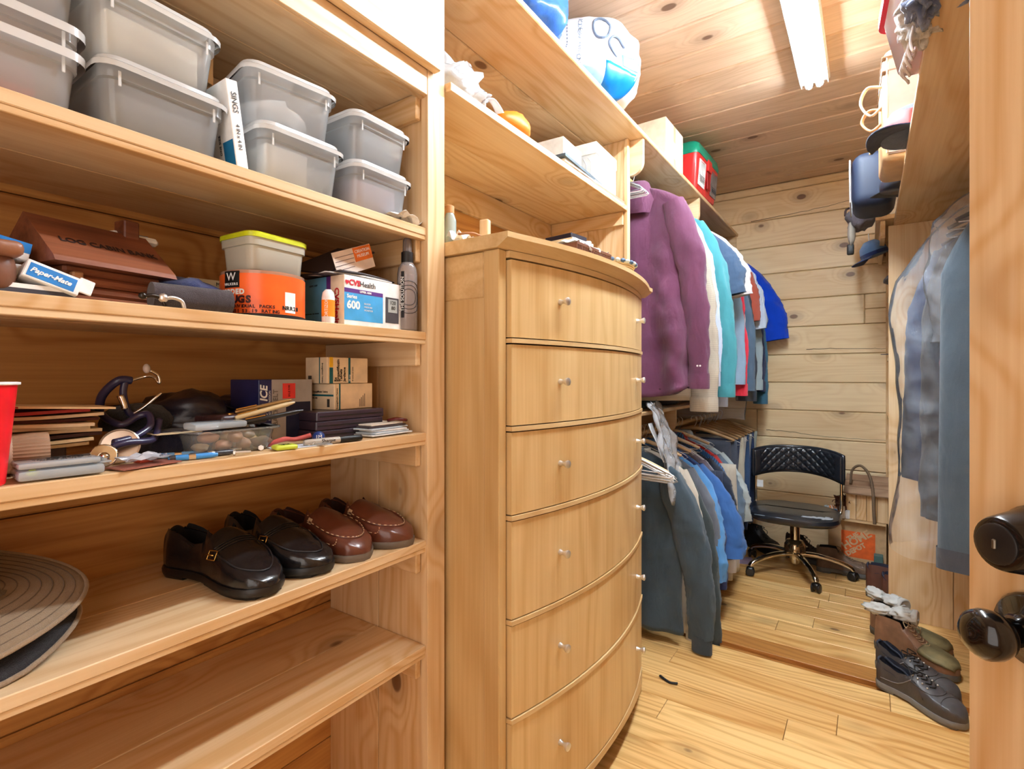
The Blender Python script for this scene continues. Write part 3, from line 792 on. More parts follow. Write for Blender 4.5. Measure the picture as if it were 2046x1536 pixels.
bin_('cream-filled bin standing on the dark-filled bin, second stack from left', (xb, .352, Z1 + BH), radians(2), sy=.182, group=None)
solo('packet', MB().box((0, 0, .032), (.18, .125, .060), .003), col(110, 112, 116, .6), 'dark grey packet seen inside the lower bin of the second stack', 'packet', (xb, .366, Z1 + .006))
solo('packet', MB().box((0, 0, .036), (.185, .13, .068), .003), col(232, 226, 210, .6), 'cream packet filling the upper bin of the second stack', 'packet', (xb, .352, Z1 + BH + .006), radians(2))
bin_('clear bin with white papers and a crumpled wrapper, third stack, bottom', (xb + .004, .602, Z1), radians(-2), group=None)
bin_('clear bin with white bags turned slightly askew, third stack, top', (xb - .004, .597, Z1 + BH), radians(-8), group=None)
solo('packet', MB().box((0, 0, .034), (.19, .085, .064), .002), PAPER, 'white paper packet standing in the bottom bin of the third stack', 'packet', (xb + .01, .575, Z1 + .006), radians(-2))
solo('wrapper', lump((0, 0, .034), (.07, .028, .032), 3, .5, 5), clear('crinkle', (1, 1, 1), .45, .1, (.9, .92, .95), bump=.8, scale=80), 'crumpled clear wrapper in the bottom bin of the third stack', 'wrapper', (xb + .035, .655, Z1 + .006))
solo('packet', lump((0, 0, .04), (.09, .07, .038), 8, .4, 4), WHT, 'lumpy white bag inside the askew top bin of the third stack', 'packet', (xb - .004, .597, Z1 + BH + .004), radians(-8))
bin_('clear bin with mauve contents at the right end of the top shelf', (xb + .002, .798, Z1), 0, sy=.168, group=None)
bin_('clear bin with grey contents on the rightmost stack', (xb - .002, .796, Z1 + BH), radians(1), sy=.168, group=None)
solo('packet', MB().box((0, 0, .034), (.20, .12, .062), .004), col(196, 178, 190, .6), 'mauve packet in the lower rightmost bin', 'packet', (xb, .79, Z1 + .006))
solo('packet', MB().box((0, 0, .034), (.20, .11, .064), .004), col(150, 156, 162, .6), 'grey packet in the upper rightmost bin', 'packet', (xb - .002, .787, Z1 + BH + .006))
# leaning white box between second and third stack
t = thing('slim_box', 'slim white box leaning between two bin stacks, blue at its edge', 'box', (-.950, .480, Z1 + .001), (radians(8), 0, 0))
sz_ = (.12, .020, .148)
part('carton_body', MB().bx(-.06, .06, -.010, .010, 0, .148, .001), WHT, t)
patch(t, 'X', sz_, .0, .0, 0, 0, WHT) if 0 else None
ptext(t, 'X', sz_, .010, .128, 'SINGS', .013, BLK, -pi / 2); ptext(t, 'X', sz_, .010, .075, '4 IN x 4 IN', .009, BLK, -pi / 2)
ptext(t, 'Y', sz_, .078, .03, 'ONE SIZE', .008, BLK, pi / 2); 
patch(t, 'Y', sz_, .086, .118, .002, .05, col(20, 110, 160, .6))
# blister cards and cartons behind the stacks
t = thing('blister_pack', 'dark blue blister card lying behind the third bin stack', 'package', (-1.12, .62, Z1 + .225), (radians(4), radians(8), radians(15)))
part('card', MB().box((0, 0, 0), (.10, .24, .003)), col(24, 40, 84, .5), t)
for i in range(3): part('blister', MB().box((0, -.08 + i * .07, .010), (.05, .045, .016), .006), clear('blister', (.8, .88, 1), .3, .1, (.3, .4, .6)), t)
text('UZ', .03, WHT, t, (.03, -.06, .0025), (0, 0, pi / 2)); 
t.location.z = Z1 + .20
t2 = carton('carton', 'brown cardboard carton with open flap at the top of the left shelving', 'carton', (-1.12, .40, Z1 + .2160), radians(12), (.16, .20, .085), col(196, 160, 112, .8))
part('flap', MB().bx(-.08, .08, -.16, -.10, .084, .087), col(205, 170, 122, .8), t2)
t3 = carton('carton', 'white carton with orange and black edges above the cream-filled bin', 'carton', (-1.0, .27, Z1 + .2150), radians(4), (.15, .12, .075), WHT)
patch(t3, 'X', (.15, .12, .075), .112, .12, 0, .075, col(240, 90, 20, .5)); patch(t3, 'X', (.15, .12, .075), 0, .12, .069, .075, BLK, out=.0006)
solo('tissue', crumple(.07, .10, .02, 4, 12, 12), WHT, 'crumpled white tissue at the right front edge of the top shelf', 'tissue', (-.905, .862, Z1 + .004), (0, 0, .3), smooth=False)

# ================================================================== SECOND SHELF (z 1.304)
Z2 = SH[2] + .0005
# log cabin coin bank
t = thing('cabin_bank', 'dark cedar coin bank shaped like a log cabin with a chimney', 'coin bank', (-1.02, .310, Z2), radians(10))
for i, (zz) in enumerate((0, .0145, .029, .0435)):
    part('log', MB().bx(-.060, .060 - .002 * (i % 2), -.068, .068, zz, zz + .0138, .004), WALNUT, t)
for yy in (-.055, .055): part('notch_log', MB().box((.064, yy, .040), (.012, .014, .012), .002), wood('notch', (.45, .22, .09), (.3, .12, .05), 'X', knots=0), t)
rf = [(-.085, .055), (.085, .055), (.080, .063), (0, .132), (-.080, .063)]
mb = MB(); mb.M = Matrix.Translation((0, 0, 0)) @ Matrix.Rotation(pi / 2, 4, 'X')
mb.prism([(x, z) for x, z in rf], -.078, .090)
part('roof', mb, WALNUT, t)
part('chimney', MB().bx(-.022, .008, .040, .064, .105, .155, .002), WALNUT, t)
sl = math.atan2(.069, .080)
text('LOG CABIN BANK', .0165, col(30, 8, 4, .8), t, (.046, 0.0, .0935), (sl, 0, pi / 2), align='CENTER', bold=.0003)
# envelope-like package behind it
t = thing('tissue_packet', 'blue and white flat packet lying on the cabin roof', 'packet', (-1.085, .37, Z2 + .128), (radians(0), radians(4), radians(8)))
part('packet_body', MB().box((0, 0, .006), (.09, .075, .014), .005), WHT, t); part('print', MB().box((0.004, -.004, .0138), (.07, .05, .0006)), col(20, 110, 160, .5), t)
# small pen cartons, brown case
PB = col(20, 125, 205, .45)
t = carton('pen_box', 'open blue and white pen box lying askew beside the cabin bank', 'pen box', (-.905, .262, Z2 + .012), (radians(14), 0, radians(8)), (.028, .062, .026), WHT)
t.rotation_euler = (radians(-20), radians(-12), radians(2))
t.location = (-.925, .228, Z2 + .014)
patch(t, 'X', (.028, .062, .026), .004, .056, .003, .022, PB); ptext(t, 'X', (.028, .062, .026), .006, .0125, 'Paper-Mate', .0096, WHT, 0, shear=.3, bold=.0003)
part('flap', MB().box((.012, .036, .018), (.003, .018, .022), .001), WHT, t)
t = carton('pen_box', 'blue topped pen box tilted above the pen boxes, far left', 'pen box', (-.975, .172, Z2 + .060), (radians(-10), 0, radians(6)), (.05, .085, .024), WHT)
patch(t, 'X', (.05, .085, .024), .0, .085, .010, .024, PB); patch(t, 'Z', (.05, .085, .024), .0, .05, 0, .085, PB)
t = carton('pen_box', 'dark and white pen box lying flat under the tilted ones', 'pen box', (-.940, .205, Z2), radians(3), (.05, .105, .016), col(60, 62, 74, .5))
patch(t, 'X', (.05, .105, .016), .0, .105, .010, .016, WHT)
t = carton('pen_box', 'white pen box resting under the blue topped one', 'pen box', (-.965, .190, Z2 + .0185), radians(-4), (.05, .09, .026), WHT)
t = thing('glasses_case', 'brown leather case with rounded flap at the left end of second shelf', 'case', (-.94, .118, Z2), 0)
part('case_body', MB().box((0, 0, .030), (.07, .16, .058), .022, 4), col(120, 78, 58, .4, bump=.2), t, True)
part('flap', MB().box((.012, 0, .058), (.066, .165, .020), .008, 3), col(140, 92, 66, .4, bump=.2), t, True)
# hooks with ball ends
for (px, lab, r0, m_) in ((285, 'dark metal ball-ended hook at the shelf edge below the cabin bank', .0055, col(60, 55, 52, .25, .9)), (326, 'bright metal ball-ended hook beside the dark one', .007, STEEL)):
    p = P(px, 598, x=-.89)
    t = thing('ball_hook', lab, 'hook', (-.89, p.y, Z2))
    part('ball', MB().ball((0, 0, .014), r0, 14, 10), m_, t, True)
    part('stem', MB().tube([(0, .004, .014), (.0, .014, .016), (0, .026, .012), (0, .030, .001)], .0030, 8, 4), m_, t, True)
# blue pouch and dark roll
t = thing('pouch', 'navy blue soft pouch lying behind the dark roll', 'pouch', (-1.04, .445, Z2))
part('pouch_body', lump((0, 0, .034), (.10, .062, .036), 2, .25, 2.2, 22, 14), fab(34, 52, 110), t, True)
part('zip', MB().tube([(.04, -.05, .05), (.055, 0, .06), (.04, .05, .05)], .003, 6, 4), BLK, t, True)
t = thing('case_roll', 'dark grey rolled tube case with open round end', 'case', (-.925, .410, Z2 + .0215), (0, 0, radians(-6)))
part('roll', MB().at((0, 0, 0), (-pi / 2, 0, 0)).lathe([(.0212, -.055), (.0212, .062), (.0185, .062), (.0185, .02)], 26, (True, True)), fab(70, 62, 66), t, 50)
part('pen_tip', MB().tube([(.003, .035, -.006), (.006, .060, .002)], .0022, 6), STEEL, t)
t = carton('ear_box', 'small white flat carton behind the orange tub', 'carton', (-1.12, .535, Z2), radians(-6), (.06, .10, .088), col(225, 205, 165, .7))
ptext(t, 'X', (.06, .10, .088), .05, .08, 'Mack\'s', .010, BLK)
# ear plug tub
cx, cy = -.968, .562
t = thing('ear_plug_tub', 'round orange labelled plastic tub of corded ear plugs', 'tub', (cx, cy, Z2), 0)
RT = .074
part('tub', MB().lathe([(RT, 0), (RT, .086), (RT - .002, .086), (RT - .002, .004)], 48, (True, True)), clear('tub_plastic', (1, .8, .7), .45, .12, (.9, .5, .35)), t, 50)
def wrap(z0, z1, a0, a1, r, n=24):
    return MB().loft([[(r * cos(a), r * sin(a), z0), ((r + .0005) * cos(a), (r + .0005) * sin(a), z0), ((r + .0005) * cos(a), (r + .0005) * sin(a), z1), (r * cos(a), r * sin(a), z1)] for a in [a0 + (a1 - a0) * i / n for i in range(n + 1)]])
OR = plain('orange_label', srgb(245, 105, 40), .3, vary=.22, scale=14)
part('label', wrap(.008, .080, radians(-115), radians(80), RT + .0004, 40), OR, t, 40)
part('base_ring', MB().lathe([(RT + .001, 0), (RT + .002, .003), (RT + .002, .007), (RT, .008)], 40), BLK, t, 40)
def wtext(st, ang, z, size, m, bold=.0004):
    """letters set one by one round the tub"""
    a = ang
    for ch in st:
        if ch != ' ':
            text(ch, size, m, t, ((RT + .0016) * cos(a), (RT + .0016) * sin(a), z), (pi / 2, 0, pi / 2 + a), align='CENTER', bold=bold)
        a += size * (.70 if ch != 'I' else .45) / RT
vc = math.atan2(-cy, -cx)
DKR = col(60, 12, 10, .5)
part('badge', wrap(.054, .084, vc - 1.00, vc - .55, RT + .0010, 10), BLK, t, 40)
wtext('WALKERS', vc - .96, .060, .0062, WHT, .0002); wtext('W', vc - .78, .073, .020, WHT, .0001)
wtext('CORDED', vc - 1.08, .046, .0125, WHT, .0007); wtext('PLUGS', vc - 1.0, .032, .0175, DKR, .0010)
wtext('INDIVIDUAL PACKS', vc - .80, .0200, .0078, DKR, .0003); wtext('ANSI S3.19 RATING', vc - .80, .0115, .0078, DKR, .0003)
part('badge', wrap(.012, .05, vc + .50, vc + .80, RT + .0010, 10), WHT, t, 40); wtext('NRR28', vc + .48, .020, .010, BLK, .0004)
# food box with lime lid
t = thing('food_box', 'small translucent food box with lime green lid on the orange tub', 'container', (-.972, .566, Z2 + .0885), radians(4))
rings = [[(x, y, z) for x, y in rrect(a, b, .018)] for z, a, b in ((0, .085, .108), (.003, .090, .112), (.045, .096, .118), (.046, .102, .124), (.062, .103, .126))]
part('tub', MB().loft(rings, True, (True, False)), clear('food_plastic', (.97, .95, .88), .62, .3, (.80, .77, .66)), t, 50)
part('lid', MB().loft([[(x, y, z) for x, y in rrect(a, b, .02)] for z, a, b in ((.060, .108, .130), (.068, .108, .130), (.071, .100, .122), (.068, .092, .114))]), col(205, 215, 30, .4), t, 50)
# blood pressure monitor carton
sz_ = (.135, .164, .106)
t = carton('monitor_box', 'white, blue and purple blood pressure monitor box with red lettering', 'box', (-.9675, .777, Z2), radians(1.2), sz_, WHT)
PUR = col(92, 45, 130, .5); SKY = col(70, 165, 225, .5); RED = col(205, 25, 50, .5)
patch(t, 'X', sz_, .0, .106, .070, .079, PUR); patch(t, 'X', sz_, .0, .106, .012, .070, SKY)
ptext(t, 'X', sz_, .012, .091, 'CVS', .0165, RED, bold=.0006); ptext(t, 'X', sz_, .040, .091, 'Health', .0165, col(60, 60, 62, .6))
hm = MB().at((sz_[0] / 2 + .001, -sz_[1] / 2 + .0065, .091), (pi / 2, 0, pi / 2)); hm.prism([(0, -.005), (.0045, 0), (.0045, .003), (.0022, .0045), (0, .003), (-.0022, .0045), (-.0045, .003), (-.0045, 0)], -.0003, .0003)
part('heart', hm, RED, t)
ptext(t, 'X', sz_, .040, .0745, 'UPPER ARM', .0062, WHT, bold=.0002)
ptext(t, 'X', sz_, .006, .062, 'Series', .011, WHT, bold=.0003); ptext(t, 'X', sz_, .006, .044, '600', .023, WHT, bold=.0009)
ptext(t, 'X', sz_, .052, .050, 'BLOOD', .0052, WHT); ptext(t, 'X', sz_, .052, .043, 'PRESSURE', .0052, WHT); ptext(t, 'X', sz_, .052, .036, 'MONITOR', .0052, WHT)
mp = part('monitor_picture', MB().box((sz_[0] / 2 + .0005, .052, .044), (.0008, .040, .058), 0), col(70, 68, 74, .5), t)
mq = part('screen_picture', MB().box((sz_[0] / 2 + .0011, .053, .054), (.0008, .028, .030), 0), col(170, 175, 172, .4), t)
ptext(t, 'X', sz_, .126, .061, '120', .012, BLK, out=.0020); ptext(t, 'X', sz_, .130, .049, '80', .012, BLK, out=.0020)
patch(t, 'Y', sz_, .0, .078, 0, .106, col(95, 165, 205, .5)); patch(t, 'Y', sz_, .078, .092, 0, .106, PUR, out=.0006); patch(t, 'Y', sz_, .092, .135, 0, .106, col(238, 220, 195, .6), out=.0006)
ptext(t, 'Y', sz_, .112, .080, 'CVSHealth', .019, RED, -pi / 2, out=.0014, bold=.0005); ptext(t, 'Y', sz_, .085, .074, 'UPPER ARM', .009, WHT, -pi / 2, out=.0014)
ptext(t, 'Y', sz_, .02, .09, 'ARM CUFF', .006, BLK, 0); ptext(t, 'Y', sz_, .005, .03, 'Easy to use, one button', .005, BLK, 0)
bottle('lotion_tube', 'small white tube with orange label standing in front of monitor box', 'tube', (-.918, .672, Z2), [(.0125, 0), (.0130, .012), (.0130, .055), (.011, .066), (.006, .072), (.0, .072)], WHT)
tb = bpy.data.objects['lotion_tube']
part('label', MB().lathe([(.0134, .016), (.0134, .050)], 24, (False, False)), col(245, 150, 40, .4), tb, 50)
text('CORTIZONE', .009, WHT, tb, (.0142 * cos(-.9), .0142 * sin(-.9), .033), vert((pi / 2, 0, pi / 2 - .9), pi / 2), align='CENTER')
# papers on the box
for i, (dz, rz, c, lab) in enumerate(((.1070, 3, (60, 50, 52), 'dark folded brochure lying on the monitor box'), (.1100, -5, (225, 215, 205), 'white curled leaflet on the dark brochure'), (.1135, 7, (70, 60, 60), 'black topped booklet uppermost on the monitor box'))):
    def f(u, v, i=i): return ((u - .5) * .12, (v - .5) * .17, .004 * sin(v * pi) + .002 * sin(u * 5 + i))
    t = solo('brochure', MB().sheet(f, 6, 12, .0022), col(*c, .5), lab, 'brochure', (-.975, .745 + .012 * i, Z2 + dz), radians(rz), smooth=True)
t = thing('leaflet', 'open magazine with orange corner propped up against the side boards', 'magazine', (-.990, .735, Z2 + .137), (radians(28), radians(10), radians(10)))
part('cover', MB().box((0, 0, 0), (.11, .16, .004)), col(50, 40, 44, .5), t)
part('page', MB().box((0.002, .0, -.0026), (.104, .155, .001)), col(215, 200, 185, .6), t)
part('page_print', MB().box((.056, .0, 0), (.0012, .16, .003)), col(60, 50, 55, .5), t)
t.location = (-1.0, .742, Z2 + .155)
lf = thing('leaflet', 'white leaflet with orange heading hanging toward the shelf front', 'magazine', (-.936, .752, Z2 + .160), (radians(22), 0, radians(4)))
part('page', MB().box((0, 0, 0), (.0015, .115, .052)), col(225, 205, 190, .6), lf)
part('print', MB().box((.001, .030, .010), (.0008, .055, .030)), col(225, 110, 30, .5), lf)
text('CREATION', .0095, WHT, lf, (.0018, .006, .016), RX); text('MUSEUM', .0095, WHT, lf, (.0018, .010, .006), RX)
for i in range(4): part('print_line', MB().box((.001, -.025 - .002 * i, .014 - .009 * i), (.0006, .055, .0012)), col(90, 70, 70, .6), lf)
lf.location.z = Z2 + .150
# spray bottle
t = thing('spray_bottle', 'clear spray bottle with black cap and circle label at the right end', 'spray bottle', (-.902, .8822 - .003, Z2), 0)
part('bottle_body', MB().lathe([(.020, 0), (.0235, .003), (.0235, .135), (.021, .150), (.013, .163), (.010, .168)], 26), clear('bottle_plastic', (.95, .93, .93), .30, .08, (.75, .68, .68)), t, 50)
part('liquid', MB().lathe([(.0215, .004), (.0215, .132)], 20), clear('liquid', (.85, .80, .80), .35, .1, (.65, .55, .55)), t, 50)
part('collar', MB().lathe([(.0135, .160), (.0142, .163), (.0142, .186), (.011, .188)], 22), BLK, t, 50)
part('overcap', MB().lathe([(.011, .187), (.0105, .215), (.008, .2195)], 20), clear('overcap', (.7, .65, .63), .5, .1, (.3, .25, .24)), t, 50)
part('nozzle', MB().lathe([(.006, .187), (.005, .211)], 12), BLK, t, 50)
va = math.atan2(-.88, .90)
part('label_strip', MB().loft([[(.0240 * cos(a), .0240 * sin(a), .030), (.0244 * cos(a), .0244 * sin(a), .030), (.0244 * cos(a), .0244 * sin(a), .138), (.024 * cos(a), .024 * sin(a), .138)] for a in [va - .62 + .04 * i for i in range(9)]]), BLK, t, 50)
text('THE SOLUTION', .0115, WHT, t, (.0250 * cos(va - .46), .0250 * sin(va - .46), .085), vert((pi / 2, 0, pi / 2 + va - .46), pi / 2), align='CENTER')
for r in (.038, .028, .019):
    pts = []
    for i in range(28):
        b = 2 * pi * i / 28; aa = va + .15 + (r * cos(b)) / .0245
        pts.append((.0242 * cos(aa), .0242 * sin(aa), .078 + r * sin(b)))
    if r == .038: pts = pts[:12] + pts[12:]
    part('ring_print', MB().tube(pts, .0006, 4, 0, closed=True), BLK, t)
# ================================================================== THIRD SHELF (z 1.063)
Z3 = SH[3] + .0005
def on3(px, py): p = P(px, py, z=Z3); return p.x, p.y
# red cup at the front left
x, y = on3(-15, 1000)
t = thing('cup', 'red plastic party cup with white rim at the left front of third shelf', 'cup', (-.895, .160, Z3), 0)
part('cup_body', MB().lathe([(.028, 0), (.030, .002), (.034, .05), (.0345, .052), (.041, .126), (.0395, .126), (.033, .05), (.028, .004)], 40), col(235, 25, 40, .3), t, 40)
part('rim', MB().at((0, 0, .126)).lathe([(.040, -.0015), (.0438, -.001), (.0438, .002), (.0405, .0025), (.0385, .001)], 40, (False, False)), WHT, t, True)
t.location = (-.900, .152, Z3)
# envelopes pile
for i in range(9):
    c_ = [(225, 195, 150), (205, 175, 130), (60, 30, 25), (215, 190, 150), (230, 205, 165), (210, 180, 140), (90, 40, 30), (225, 200, 160), (150, 35, 25)][i]
    lb = ['tan envelope at the bottom of the paper pile', 'brown envelope second from the bottom of the pile', 'dark folder low in the paper pile', 'cream envelope above the low dark folder', 'pale envelope in the middle of the pile', 'ochre envelope above the pale middle one', 'dark red folder high in the pile', 'cream letter under the red flyer', 'red and cream flyer uppermost on the paper pile'][i]
    L_ = .24; rot = [2, -3, 4, -2, 1, -4, 3, -1, -3][i]
    def f(u, v, i=i): return ((u - .5) * .115, (v - .5) * L_, .0016 * sin(v * 6 + i))
    px_ = -1.035 + .006 * (i % 3)
    t = solo('envelope', MB().sheet(f, 4, 10, .0045), col(*c_, .7), lb, 'envelope', (px_, .170 + .006 * (i % 4), Z3 + .034 + .0062 * i), radians(rot), group=None, smooth=False)
t = thing('flyer', 'folded flyer with white flash lying over the red one', 'paper', (-1.01, .19, Z3 + .0935), (radians(-3), 0, radians(-4)))
part('sheet', MB().box((0, 0, 0), (.10, .26, .003)), col(225, 195, 150, .6), t); part('print', MB().box((.051, -.03, 0), (.0008, .10, .0024)), col(170, 30, 25, .5), t)
solo('book', MB().box((0, 0, .0165), (.10, .20, .032), .002), col(70, 50, 45, .7), 'dark box carrying the paper pile', 'box', (-1.05, .17, Z3))
# beige shaver with ribbed cap lying on its side
t = thing('shaver', 'beige round device with ribbed brown cap lying on its side', 'appliance', (-.972, .186, Z3 + .0285), (0, 0, radians(-8)))
part('handle', MB().at((0, 0, 0), (-pi / 2, 0, 0)).lathe([(.024, -.14), (.026, -.02), (.027, .012), (.0262, .016)], 32), col(205, 175, 150, .4), t, 40)
rib = []
for i in range(9):
    zz = .014 + .040 * i / 8; rr = .0255 + .0022 * sin(i / 8 * pi * .8)
    rib.append([((rr + .0006 * (j % 2)) * cos(2 * pi * j / 72), (rr + .0006 * (j % 2)) * sin(2 * pi * j / 72), zz) for j in range(72)])
part('cap', MB().at((0, 0, 0), (-pi / 2, 0, 0)).loft(rib), col(165, 130, 100, .5), t)
for k in range(6):
    a = -.3 + k * .28
    part('vent', MB().tube([(.0272 * cos(a), .004, .0272 * sin(a)), (.0272 * cos(a + .12), -.010, .0272 * sin(a + .12))], .0011, 5), col(60, 40, 32, .6), t)
# clear case with printed lid
t = thing('ear_plug_case', 'flat clear plastic case with black lettering at the shelf front', 'case', (-.905, .236, Z3), (0, 0, radians(-4)))
CS = clear('case_plastic', (.96, .98, 1), .45, .12, (.80, .88, .93), gloss=.25)
part('base', MB().box((0, 0, .008), (.055, .090, .013), .004, 2), CS, t, 40); part('lid', MB().box((0, -.002, .0205), (.053, .085, .008), .003, 2), CS, t, 40)
part('tab', MB().box((-.002, .048, .015), (.035, .014, .003), .001), CS, t)
part('foam', MB().box((.008, .01, .008), (.030, .06, .010), .003), col(40, 44, 52, .7), t)
part('plug', MB().box((.020, -.030, .011), (.008, .012, .008), .003), col(190, 215, 40, .5), t)
text('HI VIZ', .015, BLK, t, (-.006, -.012, .0255), (0, 0, pi / 2), bold=.0006); text('TRUGLO OPTICS', .007, BLK, t, (.006, -.028, .0255), (0, 0, pi / 2)); text('MADE IN USA', .007, BLK, t, (.015, -.022, .0255), (0, 0, pi / 2))
# stethoscope
NAVY = col(42, 38, 72, .35, coat=.3)
t = thing('stethoscope', 'navy stethoscope with steel chest piece and earpieces lying tangled', 'stethoscope', (-.985, .40, Z3))
def lp(px, py, x): p = P(px, py, x=x); return (p.x + .985, p.y - .40, p.z - Z3)
part('tube', MB().tube([lp(120, 820, -1.10), lp(150, 817, -1.08), lp(195, 822, -1.05), lp(215, 838, -1.02), lp(245, 848, -1.0), lp(275, 832, -1.0), lp(297, 828, -.99), lp(300, 850, -.975), lp(270, 872, -.96), lp(228, 884, -.945)], .0056, 10, 5), NAVY, t, True)
part('tube', MB().tube([lp(318, 838, -.99), lp(312, 868, -.97), lp(300, 880, -.95), lp(255, 884, -.94), lp(224, 893, -.94)], .0054, 10, 5), NAVY, t, True)
part('tube', MB().tube([lp(198, 822, -1.05), lp(202, 795, -1.04), lp(218, 774, -1.03), lp(240, 759, -1.02), lp(262, 760, -1.02)], .0066, 10, 5), NAVY, t, True)
part('tube', MB().tube([lp(250, 762, -1.02), lp(246, 785, -1.02), lp(252, 812, -1.02), lp(262, 828, -1.02), lp(280, 826, -1.02)], .0055, 10, 5), NAVY, t, True)
part('ear_tube', MB().tube([lp(262, 760, -1.02), lp(285, 753, -1.02), lp(305, 752, -1.01), lp(318, 765, -1.0), lp(316, 750, -1.0), lp(300, 740, -1.0)], .0024, 8, 5), CHROME, t, True)
part('ear_tube', MB().tube([lp(262, 828, -1.02), lp(285, 815, -1.01), lp(310, 795, -1.0), lp(322, 785, -1.0)], .0024, 8, 5), CHROME, t, True)
part('ear_tip', MB().ball(lp(293, 736, -1.0), (.006, .0055, .008), 12, 8), col(190, 175, 165, .4), t, True)
part('spring', MB().tube([lp(240, 790, -1.015), lp(246, 803, -1.012), lp(250, 818, -1.01)], .005, 8, 3), CHROME, t, True)
q = lp(207, 893, -.925)
def disc(name, c, r, m, ty, tz):
    mb = MB(); mb.M = Matrix.Translation(c) @ Euler((0, radians(ty), radians(tz))).to_matrix().to_4x4()
    mb.lathe([(0, -.006), (r * .55, -.006), (r * .95, -.002), (r, 0), (r, .003), (r * .93, .004), (r * .9, .002), (0, .0025)], 32); part(name, mb, m, t, 40)
disc('chest_piece', (q[0], q[1], .0185), .0170, CHROME, 75, -20)
part('bell', MB().ball((q[0] + .014, q[1] - .004, .019), (.009, .007, .007), 12, 8), CHROME, t, True)
q2 = lp(240, 880, -.955)
disc('diaphragm', (q2[0], q2[1], .0275), .0265, col(205, 185, 165, .25, .7), 70, -25)
# black caps and cuff behind
t = thing('cuff_bag', 'dark navy blood pressure cuff with white instruction label', 'cuff', (-1.03, .435, Z3))
part('cuff_body', MB().box((0, 0, .022), (.13, .13, .043), .016, 3), fab(28, 28, 50), t, True)
part('label', MB().box((.058, -.03, .0400), (.05, .07, .001)), col(215, 190, 150, .6), t)
t = thing('black_cap', 'round black soft cap on the pile beside the stethoscope', 'cap', (-1.06, .385, Z3 + .0435))
part('crown', MB().lathe([(.055, 0), (.056, .012), (.050, .028), (.035, .040), (.0, .045)], 28), fab(18, 18, 24), t, True)
t = thing('leather_pouch', 'shiny black leather pouch leaning behind the clear tub', 'pouch', (-1.09, .470, Z3))
part('pouch_body', lump((0, 0, .052), (.09, .075, .056), 5, .35, 2.0, 24, 16), plain('black_leather', srgb(26, 20, 30), .35, vary=.2, bump=.4, scale=12), t, True)
part('strap', MB().tube([(.05, -.06, .05), (.07, 0, .085), (.05, .07, .07)], .006, 6, 5, flat=.4), col(22, 18, 26, .4), t, True)
t = thing('pouch', 'long dark leather sleeve stretched toward the blue belt box', 'pouch', (-1.165, .61, Z3))
part('pouch_body', lump((0, 0, .044), (.05, .10, .045), 9, .25, 2.0, 22, 14), plain('violet_leather', srgb(42, 30, 58), .35, vary=.2, bump=.3, scale=12), t, True)
# clear tub with stones
x, y = -.955, .487
t = thing('tub', 'rounded clear plastic tub full of pebbles with flared rim', 'tub', (x, y, Z3), radians(4))
TUB = clear('tub_clear', (.97, .97, .95), .22, .1, (.8, .82, .78), gloss=.3)
part('tub_body', MB().loft([[(a_, b_, z) for a_, b_ in rrect(w, d, .03, 6)] for z, w, d in ((0, .075, .125), (.004, .082, .134), (.036, .090, .150), (.040, .104, .168), (.043, .104, .168), (.043, .098, .162))], True, (True, False)), TUB, t, 50)
rs_ = random.Random(3)
sp_ = [(-.028, -.05), (.018, -.055), (-.02, -.015), (.022, -.018), (-.024, .025), (.020, .018), (-.02, .055), (.022, .05), (0, -.035), (0, .035), (.026, 0), (0, .0)]
for i, (a_, b_) in enumerate(sp_):
    c_ = [(150, 110, 85), (195, 165, 130), (120, 90, 70), (175, 120, 90), (160, 150, 140)][i % 5]
    solo('pebble', lump((0, 0, 0), (rs_.uniform(.010, .013), rs_.uniform(.013, .019), rs_.uniform(.008, .011)), i, .25, 1.5, 12, 8), col(*c_, .6, vary=.3), 'brown and tan pebble inside the clear tub', 'pebble', (x + a_, y + b_, Z3 + .014 + (.013 if i >= 8 else 0)), rs_.uniform(0, 3), group='pebbles in the clear tub', smooth=True)
WALL = plain('wallet_leather', srgb(58, 34, 34), .4, bump=.3, scale=20)
t = thing('wallet', 'brown wallet with snap lying on the pebble tub', 'wallet', (-.985, .510, Z3 + .0445), (0, radians(0), radians(12)))
part('wallet_body', MB().box((0, 0, .011), (.075, .10, .020), .006, 3), WALL, t, 40); part('snap', MB().at((.02, -.02, .021)).lathe([(.006, 0), (.006, .002), (0, .003)], 14), BRASS, t, 50)
for lab, loc, rt, m_, ln, r_ in (('tan pen lying over the tub beside the wallet', (-.93, .545, Z3 + .072), (0, radians(-13), radians(80)), col(200, 175, 130, .3), .11, .0045),
                         ('black pen under the tan pen on the tub', (-.92, .555, Z3 + .060), (0, radians(-9), radians(78)), col(24, 22, 22, .3), .11, .0045),
                         ('gold tipped pen crossing the two other pens', (-.945, .55, Z3 + .079), (0, radians(-12), radians(68)), col(165, 130, 80, .3, .6), .10, .004)):
    t = thing('pen', lab, 'pen', loc, rt)
    part('barrel', MB().at((0, 0, 0), (0, pi / 2, 0)).lathe([(r_ * .8, -ln / 2), (r_, -ln / 2 + .004), (r_, ln * .36), (r_ * .4, ln / 2)], 12), m_, t, 50)
    part('clip', MB().box((-ln * .3, 0, r_ + .001), (.035, .003, .0015)), BRASS, t)
t = thing('clear_lid', 'clear plastic lid resting tilted on the pebble tub', 'lid', (-.925, .452, Z3 + .048), (0, radians(4), radians(8)))
part('lid_body', MB().box((0, 0, .004), (.035, .095, .012), .004, 2), CS, t, 40)
